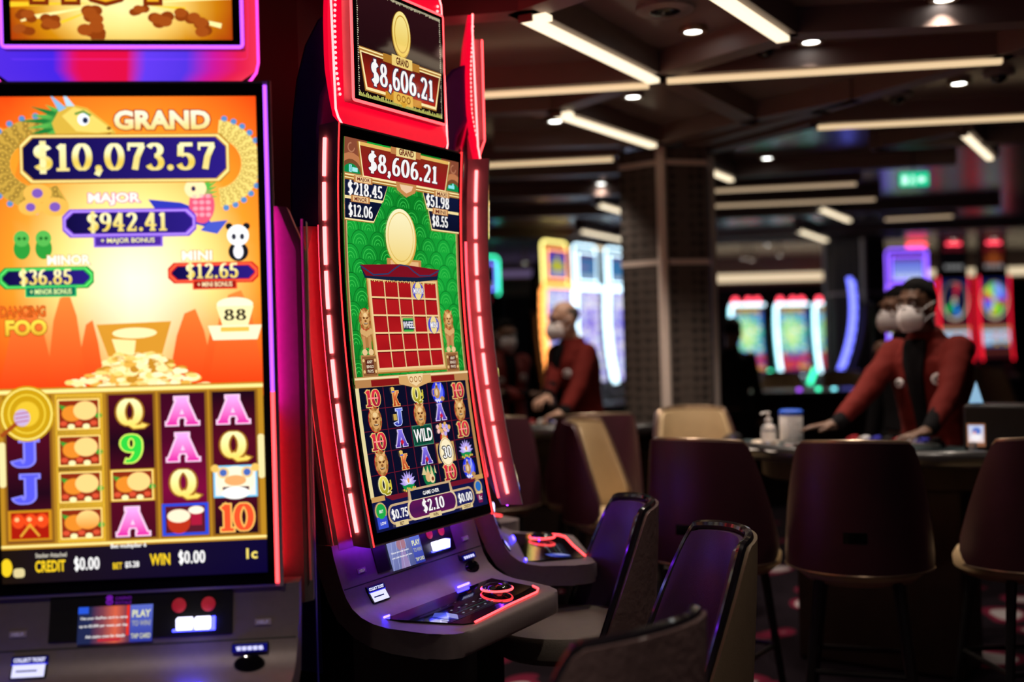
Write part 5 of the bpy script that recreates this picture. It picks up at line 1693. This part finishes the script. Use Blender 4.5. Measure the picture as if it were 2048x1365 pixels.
# ------------------------------------------------------------------ machines in the distance
def candy_art():
    A = Art()
    def f(u, v):
        if v < 130: return mixc(hx('20305A'), hx('806820'), .5 + .5 * sin(u * .03))
        if v > 780: return mixc(hx('A02848'), hx('4A2060'), (v - 780) / 300)
        d = sqrt(((u - 270) / 260) ** 2 + ((v - 480) / 330) ** 2)
        return mixc(hx('E8FFB0'), mixc(hx('38D890'), hx('3868E8'), d - .5), d)
    A.grid(0, 0, 570, 1080, 10, 16, f, 0)
    for k in range(5): A.poly(rrect(60 + k * 92, 20, 140 + k * 92, 110, 20), hx('C8A030'), 1)
    random.seed(3)
    for k in range(60): A.disc(random.uniform(30, 540), random.uniform(150, 760), random.uniform(12, 40), random.uniform(12, 36), hx(random.choice(('FFF8A0', '60F0C0', 'F0FFFF', '5080FF', 'B0F060'))), 1, 12)
    for j in range(3):
        for i in range(5): A.rect(30 + i * 104, 800 + j * 84, 122 + i * 104, 872 + j * 84, hx(random.choice(('D85040', 'E8A050', '8840A0', 'C83060'))), 1)
    return A


def lilac_art():
    A = Art()
    A.grid(0, 0, 570, 1080, 8, 14, lambda u, v: mixc(hx('6058E0'), hx('D8D0FF'), .5 + .5 * sin(u * .02 + v * .011)), 0)
    random.seed(8)
    for j in range(16):
        for i in range(6):
            A.poly(rrect(20 + i * 90, 20 + j * 66, 98 + i * 90, 74 + j * 66, 16), hx(random.choice(('F4F0FF', 'C8C0FF', '8078E8', 'E8F0FF', 'A098F8'))), 1)
            A.disc(58 + i * 90, 46 + j * 66, 18, 16, hx(random.choice(('FFFFFF', '5048D0', 'D8C0A0', 'B8F0E0'))), 2, 10)
    return A


def plain_top(c0, c1, cross=None):
    A = Art()
    A.grid(0, 0, 440, 310, 6, 5, lambda u, v: mixc(c0, c1, v / 310), 0)
    A.rect(0, 0, 440, 50, mixc(c0, hx('8A2030'), .5), 1)
    if cross:
        A.rect(170, 60, 270, 290, cross, 1); A.rect(60, 130, 380, 220, cross, 2)
    for k in range(4): A.poly(rrect(30 + k * 100, 240, 110 + k * 100, 296, 12), mixc(c1, (1, 1, 1), .35), 3)
    return A


M['white_neon'] = glow('white_cyan_neon', (0.62, 0.86, 1.0), 3.0)
M['cyan_neon'] = glow('cyan_neon', (0.25, 0.9, 1.0), 2.6)
M['orange_neon'] = display('changing_orange_neon', 2.4, False)
M['orange_led'] = glow('orange_led', (1.0, 0.36, 0.08), 2.8)
M['yellow_led'] = glow('yellow_led', (1.0, 0.85, 0.25), 2.6)
M['blue_neon'] = glow('blue_violet_neon', (0.16, 0.18, 1.0), 2.6)
M['purple_neon'] = glow('purple_neon', (0.26, 0.10, 1.0), 2.4)
M['red_bar'] = glow('red_neon_bar', (1.0, 0.01, 0.03), 1.6)
M['green_neon'] = glow('green_neon', (0.05, 1.0, 0.50), 2.6)
M['candle'] = glow('red_candle_lamp', (1.0, 0.06, 0.10), 3.2)
M['black_side'] = M['black_satin']


def far_scheme(line, art, top, **k):
    d = dict(game='bingo', led=line, line=line, rim=M['black_satin'], rimline=line, boxline=line, art=art, top_art=top, top_size=(440, 310), back=((1.0, 1.8, line),), under=(), edges=(-1,), side=M['black_satin'], top_light=True, thick=.03, pillar=.31)
    d.update(k)
    return d


grpL = 'lit slot machines left of the near column'
p = at(1118, 700, D=12.6)
lil = lilac_art()
o = slot_parts(thing('slot_machine', 'far slot machine framed in orange and yellow neon behind the bald man', 'slot machine', (p.x, p.y, 0), radians(58), grpL), .13, far_scheme(M['orange_led'], lil, plain_top(hx('3038C0'), hx('38309A'), hx('B8B830')), rimline=M['yellow_led']), 0)
p = at(1178, 700, D=13.2)
w1 = slot_parts(thing('slot_machine', 'far slot machine in white neon just right of the bald man', 'slot machine', (p.x, p.y, 0), radians(58), grpL), .13, far_scheme(M['white_neon'], lil, plain_top(hx('2A6AA0'), hx('3A78A8')), thick=.036), 0)
w2 = copy_tree(w1)
w2['label'] = 'far white neon slot machine partly hidden by the near column'
p = at(1240, 700, D=13.8)
w2.location = (p.x, p.y, 0)
grpR = 'lit slot machines between the two columns'
can = candy_art()
r1 = None
for i, (px, lab) in enumerate(((1496, 'leftmost far machine with white-cyan neon arch, beside the dark standing figure'), (1585, 'middle far machine with white-cyan neon arch between the columns'), (1662, 'far machine with white-cyan neon arch next to the far column'))):
    p = at(px, 690, D=17.0 + i * .24)
    if r1 is None:
        r1 = slot_parts(thing('slot_machine', lab, 'slot machine', (p.x, p.y, 0), radians(22), grpR), .16, far_scheme(M['white_neon'], can, None, topper=False, thick=.026, led=M['cyan_neon']), 0)
        r1.scale = (.93, .93, .93)
        for q in (-.2, .05, .22):
            mb = MB(); mb.lathe([(.045, 2.10), (.05, 2.12), (.05, 2.19), (.03, 2.22)], 12, Matrix.Translation((q, .03, 0))); mb.build('candle_lamp', M['candle'], r1)
        mb = MB(); mb.tube([(.1, -.30, .80), (.27, -.22, 1.02)], .035, 8); mb.build('green_lamp', M['green_neon'], r1)
        mb = MB(); mb.box((-.16, -.11, .985 - .07), (.16, -.06, .945 - .02)); mb.build('front_lamp', M['white_blue'], r1, 0, .01)
    else:
        q = copy_tree(r1); q.location = (p.x, p.y, 0); q['label'] = lab
# single machines
p = at(1708, 690, D=12.6)
slot_parts(thing('slot_machine', 'dark slot machine seen side-on with one curved blue neon edge', 'slot machine', (p.x, p.y, 0), radians(-108), None), .30, far_scheme(M['blue_neon'], can, None, topper=False, thick=.03, led=M['blue_neon'], top_light=False, edges=(1,)), 0)
p = at(1818, 640, D=15.2)
slot_parts(thing('slot_machine', 'violet neon slot machine with lit topper behind the two dealers', 'slot machine', (p.x, p.y, 0), radians(2), None), .20, far_scheme(M['purple_neon'], can, plain_top(hx('4048D0'), hx('9AB0F0'))), 0)
p = at(960, 640, D=14.5)
slot_parts(thing('slot_machine', 'dark far machine with green and blue neon edges behind the edge-on slot', 'slot machine', (p.x, p.y, 0), radians(20), None), .13, far_scheme(M['green_neon'], plain_top(hx('020304'), hx('020204')), plain_top(hx('060810'), hx('030408')), top_light=False, boxline=M['blue_neon'], topdisp=M['disp_dim'], thick=.02), 0)


def wheel_art(seg):
    A = Art()
    A.grid(0, 0, 570, 1080, 4, 8, lambda u, v: mixc(hx('101848'), hx('180818'), v / 600), 0)
    A.disc(285, 290, 270, 270, hx('B0A890'), 1, 40); A.disc(285, 290, 238, 238, hx('0C1430'), 2, 40)
    n = len(seg)
    for k, c in enumerate(seg):
        if c:
            a0, a1 = 2 * pi * k / n, 2 * pi * (k + 1) / n
            A.poly([(285 + 40 * cos(a0), 290 + 40 * sin(a0)), (285 + 232 * cos(a0), 290 + 232 * sin(a0)), (285 + 236 * cos((a0 + a1) / 2), 290 + 236 * sin((a0 + a1) / 2)), (285 + 232 * cos(a1), 290 + 232 * sin(a1)), (285 + 40 * cos(a1), 290 + 40 * sin(a1))], hx(c), 3)
    for k in range(24): A.disc(285 + 254 * cos(k * pi / 12), 290 + 254 * sin(k * pi / 12), 9, 9, hx('E8E0C8'), 3, 8)
    A.disc(285, 290, 42, 42, hx('D8D0B8'), 4, 16); A.disc(285, 290, 20, 20, hx('704020'), 5, 12)
    A.rect(0, 575, 570, 650, hx('501018'), 1); A.rect(0, 650, 570, 700, hx('A08060'), 1)
    for i in range(3):
        A.rect(20 + i * 182, 710, 188 + i * 182, 930, hx('A8D0F0'), 2)
        A.rect(20 + i * 182, 860 if i else 900, 188 + i * 182, 930, hx('405080'), 3)
        if i == 0: A.slab('7', 104, 810, 110, hx('C85020'), 4)
        else: A.disc(104 + i * 182, 780, 44, 40, hx('E06830'), 4); A.rect(60 + i * 182, 870, 150 + i * 182, 910, hx('D8B040'), 4)
    A.rect(0, 940, 570, 1080, hx('301014'), 1)
    for k in range(6): A.disc(50 + k * 94, 1000, 26, 20, hx('6A3020'), 2, 10)
    return A


dark_top = plain_top(hx('08070A'), hx('060508'))
fire_top = plain_top(hx('5A1812'), hx('38100A'), hx('9A4A20'))
grpW = 'wheel slot machines behind the front dealer'
for i, (px, lab, seg, top) in enumerate(((1910, 'red neon machine with a mostly dark prize wheel above the dealer shoulder', [None, None, '3090F0', None, '28B850', None, None, None, None, 'C02838', None, None], dark_top),
                          (1990, 'red neon machine with a multicoloured prize wheel near the right edge', ['B04040', '50C840', '90D830', 'D8C840', '5080F0', '6A58F0', 'C83838', 'C8E040', '48C868', '8898F0', '70A0F8', '6A60F0'], fire_top))):
    p = at(px, 650, D=16.4)
    t = slot_parts(thing('wheel_machine', lab, 'slot machine', (p.x, p.y, 0), radians(10), grpW), .10, far_scheme(M['red_bar'], wheel_art(seg), top, top_light=False, rimline=M['black_satin'], boxline=M['black_satin'], topdisp=M['disp_dim'], thick=.017, led=M['red_bar'], edges=(-1, 1)), 0)
    t.scale = (.80, .84, 1.08)
    mb = MB(); mb.box((-.13, -.06, 2.53), (.13, .02, 2.58)); mb.build('candle_lamp', M['candle'], t, 0, .012)
    mb = MB(); mb.tube([(0, 0, 2.40), (0, 0, 2.53)], .012, 6); mb.build('lamp_stem', M['leg'], t)
    mb = MB(); mb.tube([(.235 * cos(k * pi / 20), -.008, 1.80 + .235 * sin(k * pi / 20)) for k in range(40)], .014, 6, loop=True); mb.build('wheel_rim', M['mask'], t)
p = at(1833, 491, D=15.75)
t = thing('candle_lamp', 'red candle lamp on a dark post above the violet machine, leftmost of three', 'lamp', (p.x, p.y, 0))
mb = MB(); mb.box((-.13, -.04, p.z - .03), (.13, .04, p.z + .03)); mb.build('lens', M['candle'], t, 0, .012)
mb = MB(); mb.tube([(0, 0, 0), (0, 0, p.z - .03)], .03, 8); mb.build('post', M['leg'], t)


# ------------------------------------------------------------------ chairs
gt = 'counter chairs round the gaming tables'
def ring_chair(lab, x, y, rz, grip=False, inner='beige', outer='maroon'):
    return chair('casino_chair', lab, 'chair', (x, y), rz, M[outer], M[inner], M['beige'], M['bronze'], grip=grip, group=gt)


# rz 0 faces the camera (-y); pi faces away
ring_chair('maroon chair back seen square-on, directly in front of the dealer', 1.305, 4.30, pi - .34, True)
ring_chair('maroon chair back with dark grip slot, left of the square-on one', .80, 4.53, pi - .60, True)
ring_chair('maroon chair at the right edge of the photo', 1.93, 4.27, pi + .10)
ring_chair('chair turned sideways at the table end showing maroon back and beige inside', .50, 5.50, radians(68))
ring_chair('beige inside of a chair facing the camera, in front of the near column', 1.02, 6.16, radians(10))
ring_chair('maroon chair just right of the edge-on slot, at the back table', -.135, 6.12, pi + .05)
ring_chair('maroon chair before the bald man', .42, 6.16, pi + .12)
for px, py, lab, rz in ((1500, 757, 'far beige chair behind the sanitizer bottle', .2), (1568, 758, 'far beige chair second from the near column', 0), (1690, 752, 'far wide beige chair left of the front dealer', -.1), (1995, 752, 'far beige chair right of the front dealer', .3)):
    p = at(px, py, D=12.9 if px == 1500 else 11.6)
    ring_chair(lab, p.x, p.y, rz)
gs = 'low barrel chairs at the slot machines'
def slot_chair(lab, x, y, rz, outer, inner):
    return chair('slot_chair', lab, 'chair', (x, y), rz, M[outer], M[inner], M['seat_grey'], M['piping'], zs=.60, zb=.49, zt=.97, R0=.275, R1=.285, full=42, end=80, low=.05, base='pedestal', group=gs, seat_r=.24, pr=.013)
slot_chair('dark leather barrel chair back in the bottom foreground', .07, 2.25, radians(226), 'brown_leather', 'plum')
slot_chair('barrel chair with plum inside and tan outside, behind the foreground chair', .335, 3.02, radians(-80), 'tan', 'plum')
slot_chair('barrel chair with plum inside and dark brown outside, beyond the lit consoles', .155, 3.645, radians(-82), 'brown_leather', 'plum')


# ------------------------------------------------------------------ gaming tables
M['felt'] = mat('dark_felt', (0.014, 0.03, 0.034), 0.9, var=0.2)
M['rail'] = mat('black_padded_rail', (0.016, 0.014, 0.015), 0.28, coat=0.3, var=0.2)
M['pale_layout'] = mat('cream_table_layout', (0.55, 0.45, 0.36), 0.8, var=0.08)
M['wood'] = mat('dark_walnut_panel', (0.02, 0.010, 0.008), 0.6, spec=.2, var=0.35, vscale=9)


def game_table(name, lab, mid, ang, half, bulge, h=.98):
    t = thing(name, lab, 'gaming table', (mid[0], mid[1], 0), ang)
    out = [(half * cos(pi * k / 28), -bulge * sin(pi * k / 28)) for k in range(29)]
    sc = lambda f, g=0: [(x * f, y * f + (g if 0 < i < 28 else g)) for i, (x, y) in enumerate(out)]
    mb = MB(); mb.prism(sc(.93), lambda u, v, d: Vector((u, v, d)), h - .05, h - .012); mb.build('table_top', M['felt'], t, 0)
    mb = MB(); mb.tube([(x, y, h - .015) for x, y in out], .038, 10); mb.build('padded_rail', M['rail'], t)
    mb = MB(); mb.prism(sc(.80, .02), lambda u, v, d: Vector((u, v, d)), h - .16, h - .05); mb.build('apron', M['wood'], t, 0)
    mb = MB(); mb.loft([[(half * .45, -.05, z), (half * .45, -bulge * .6, z), (-half * .45, -bulge * .6, z), (-half * .45, -.05, z)] for z in (0, h - .16)]); mb.build('pedestal', M['wood'], t, 0, .02)
    a = Art()
    a.poly([(-half * .8 * 1000, -30), (half * .8 * 1000, -30)] + [(half * .80 * cos(pi * k / 20) * 1000, -bulge * .80 * sin(pi * k / 20) * 1000) for k in range(1, 20)], (.5, .42, .34), 0)
    mb = MB()
    r0, r1 = .86, .70
    L = [Vector((half * r0 * cos(pi * k / 24), -bulge * r0 * sin(pi * k / 24), h - .0115)) for k in range(25)]
    Q = [Vector((half * r1 * cos(pi * k / 24), -bulge * r1 * sin(pi * k / 24), h - .0115)) for k in range(25)]
    for k in range(24):
        if 12 <= k <= 23:
            mb.face([mb.v(L[k]), mb.v(L[k + 1]), mb.v(Q[k + 1]), mb.v(Q[k])])
    mb.build('printed_layout', M['pale_layout'], t, 0)
    mb = MB(); mb.box((-.22, -.13, h - .011), (.22, -.02, h + .012)); tr = mb.build('chip_tray', M['chrome'], t, 0, .004)
    for k in range(8):
        mb = MB(); mb.tube([(-.19 + k * .054, -.12, h + .012), (-.19 + k * .054, -.03, h + .012)], .019, 10); mb.build('chip_row', M[('badge_red', 'white', 'navy', 'black')[k % 4]], tr)
    return t


M['badge_red'] = mat('red_chip', (0.4, 0.02, 0.03), 0.5, var=0.1)
M['card'] = mat('playing_card', (0.7, 0.68, 0.66), 0.5, var=0.02)
game_table('gaming_table', 'black-railed gaming table the front dealer leans on', (1.80, 5.28), radians(-35.6), .82, .62)
game_table('gaming_table', 'gaming table in front of the bald man', (.30, 7.05), radians(2), .85, .55)
p = at(1640, 800, D=9.9)
t = thing('pit_counter', 'dark walnut counter behind the front dealer with small glowing chips', 'counter', (p.x, p.y, 0), -.05)
mb = MB(); mb.box((-1.3, -.03, .94), (1.3, .6, .99)); mb.build('worktop', M['black_satin'], t, 0, .006)
mb = MB(); mb.box((-1.2, .03, 0), (1.2, .5, .94)); mb.build('front_panel', M['wood'], t, 0)
for k, (x, m) in enumerate(((-.15, 'violet_led'), (.02, 'green_neon'), (.16, 'cyan_neon'), (.62, 'blue_led'))):
    mb = MB(); mb.lathe([(.02, 0), (.02, .02 + .005 * (k % 2))], 12); o = mb.build('glowing_chip', M[m], None)
    o.location = t.location + Vector((x, .12, .99)); tag(o, ('violet glowing chip on the counter, nearest the near column', 'green glowing chip on the dark counter', 'cyan glowing chip on the dark counter beside the green one', 'blue glowing chip on the counter near the dealer arm')[k], 'chip', 'glowing chips on the counter')

# things on the dealer's table
TZ = .9695
t = thing('pump_bottle', 'clear hand sanitizer pump bottle on the gaming table', 'bottle', (*at(1537, 850, D=5.40).xy, TZ))
M['clear'] = mat('clear_plastic', (0.75, 0.75, 0.78), 0.08); M['clear'].node_tree.nodes['Principled BSDF'].inputs['Transmission Weight'].default_value = .75
mb = MB(); mb.lathe([(.034, 0), (.036, .005), (.036, .075), (.030, .092), (.013, .105), (.013, .112)], 20); mb.build('bottle_body', M['clear'], t)
mb = MB(); mb.lathe([(.0365, .02), (.0365, .065)], 20, caps=False); mb.build('paper_sticker', M['white'], t)
mb = MB(); mb.lathe([(.016, .110), (.016, .128), (.006, .130), (.006, .150), (.010, .151), (.010, .158)], 14); mb.tube([(0, 0, .155), (-.03, -.008, .154), (-.036, -.01, .148)], .005, 6); mb.build('pump', M['white'], t)
t = thing('wipes_canister', 'white wipes canister with a blue lid on the gaming table', 'canister', (*at(1582, 840, D=5.52).xy, TZ))
mb = MB(); mb.lathe([(.054, 0), (.056, .004), (.056, .130), (.054, .134)], 24); mb.build('tub', M['white'], t)
M['blue_lid'] = mat('blue_lid', (0.02, 0.10, 0.62), 0.4, var=0.05)
mb = MB(); mb.lathe([(.057, .132), (.058, .136), (.058, .152), (.05, .158), (.01, .159)], 24); mb.build('lid', M['blue_lid'], t)
M['print'] = mat('grey_print', (0.45, 0.46, 0.50), 0.6)
mb = MB()
for k in range(5): mb.loft([[(.0565 * sin(a * .13 - .6), -.0565 * cos(a * .13 - .6), .03 + k * .02), (.0565 * sin(a * .13 - .6), -.0565 * cos(a * .13 - .6), .036 + k * .02), (.0555 * sin(a * .13 - .6), -.0555 * cos(a * .13 - .6), .036 + k * .02), (.0555 * sin(a * .13 - .6), -.0555 * cos(a * .13 - .6), .03 + k * .02)] for a in range(10 - k % 3 * 2)])
mb.build('printing', M['print'], t)
t = thing('discard_holder', 'red card holder with chrome top right of the canister', 'card holder', (*at(1592, 866, D=5.10).xy, TZ), .2)
mb = MB(); mb.box((-.06, -.045, 0), (.06, .045, .022)); mb.build('tray', M['badge_red'], t, 0, .004)
mb = MB(); mb.box((-.04, -.05, .022), (.03, .03, .034)); mb.ellipsoid((.05, 0, .03), (.012, .012, .012), 12, 8); mb.build('clasp', M['chrome'], t, 0)
for k, (px, py, D, a) in enumerate(((1500, 884, 5.22, .3), (1538, 886, 5.14, -.2), (1570, 888, 5.06, .1))):
    o = at(px, py, D=D)
    mb = MB(); mb.box((-.09, -.05, 0), (.09, .05, .0035)); q = mb.build('paper_sheet', M['card'], None, 0); q.location = (o.x, o.y, TZ + .006); q.rotation_euler = (0, 0, a)
    tag(q, ('white sheet lying on the table left of the sanitizer bottle', 'white sheet on the table in front of the sanitizer bottle', 'white sheet on the table in front of the red holder')[k], 'paper', 'papers on the gaming table')
t = thing('card_terminal', 'black dealing terminal with a small lit picture, right of the dealer', 'terminal', (2.12, 4.93, TZ), radians(-30))
mb = MB(); mb.box((-.13, -.10, 0), (.20, .12, .20)); mb.build('housing', M['black_satin'], t, 0, .012)
A = Art(); A.rect(0, 0, 60, 80, hx('8A5A40'), 0); A.grid(5, 6, 55, 66, 3, 3, lambda u, v: mixc(hx('B0C8F0'), hx('F0D8D0'), v / 66), 1); A.disc(32, 26, 14, 13, hx('5878C8'), 2, 12); A.disc(30, 48, 18, 12, hx('F4F0F4'), 3, 12); A.disc(26, 32, 5, 5, hx('E8A0A0'), 4, 8)
A.build('picture_screen', lambda u, v, d: Vector((-.115 + u * .00125, -.1015 - d, .12 - v * .00125)), M['disp'], t, bisect=False)
t2 = thing('table_sign', 'small triangular pale blue lit sign standing on the dealing terminal', 'sign', (*at(1952, 800, D=4.92).xy, TZ + .203), radians(-10))
M['sign_blue'] = glow('pale_blue_sign', (0.28, 0.52, 0.75), .8)
mb = MB(); mb.loft([[(-.030, -.004, 0), (.030, -.004, 0), (.002, -.002, .098)], [(-.030, .004, 0), (.030, .004, 0), (.002, .002, .098)]]); mb.build('panel', M['sign_blue'], t2, 0)
mb = MB(); mb.box((-.035, -.012, -.002), (.035, .012, .004)); mb.build('foot', M['black'], t2, 0)
for k, (x, y, h, lab) in enumerate(((1.93, 4.74, .05, 'small clear chip marker standing beside the dealer hand'),)):
    mb = MB(); mb.lathe([(.016, 0), (.016, h), (.012, h + .004)], 14); o = mb.build('chip_marker', M['clear'], None); o.location = (x, y, TZ); tag(o, lab, 'marker')

# ------------------------------------------------------------------ people
def aim(root_xy, rz, p):
    """room point -> a person's own axes"""
    v = Vector((p[0] - root_xy[0], p[1] - root_xy[1], p[2]))
    return Matrix.Rotation(-rz, 3, 'Z') @ v

rx, rz = (2.09, 5.53), radians(-55)
person('dealer in red jacket and white mask leaning both hands on the near table', rx, rz, M['skin_dark'], H=1.76, lean=.20, yaw=radians(4), pitch=.02, twist=.12,
       hand_r=aim(rx, rz, (1.50, 5.32, 1.035)), hand_l=aim(rx, rz, (1.83, 4.99, 1.03)), dir_r=(-.75, -.7, -.06), dir_l=(-.25, -.95, -.15), curl=.18, jacket=M['jacket'], vox=.005)
rx = (2.23, 6.35); rz = radians(-64)
person('masked dealer in black standing half hidden behind the front dealer', rx, rz, M['skin_mid'], H=1.74, lean=.05, yaw=radians(-8), pitch=.05, vox=.007)
rx = (.44, 7.48); rz = radians(-58)
person('bald man in red jacket and white mask at the back table', rx, rz, M['skin_fair'], H=1.76, lean=.12, yaw=radians(-8), pitch=.16, hand_r=aim(rx, rz, (.19, 6.93, 1.045)), hand_l=aim(rx, rz, (.30, 6.90, 1.045)), dir_r=(.3, -.9, -.2), dir_l=(-.6, -.75, -.2), curl=.6, jacket=M['jacket'], hair='bald', hairm=M['hair_grey'])
rx = (-.07, 8.6); rz = radians(25)
person('person in dark red jacket and mask with folded arms, far left behind the edge-on slot', rx, rz, M['skin_mid'], H=1.66, lean=.03, yaw=.1, pitch=.1, hand_r=aim(rx, rz, (.12, 8.33, 1.10)), hand_l=aim(rx, rz, (-.08, 8.28, 1.12)), dir_r=(1, -.2, 0), dir_l=(-1, -.2, 0), jacket=M['jacket_dim'], vox=.008)
p = at(1463, 700, D=9.6)
person('person in dark clothes standing in front of the far neon machines', (p.x, p.y), radians(150), M['skin_mid'], H=1.64, lean=.03, vox=.009, mask=False)
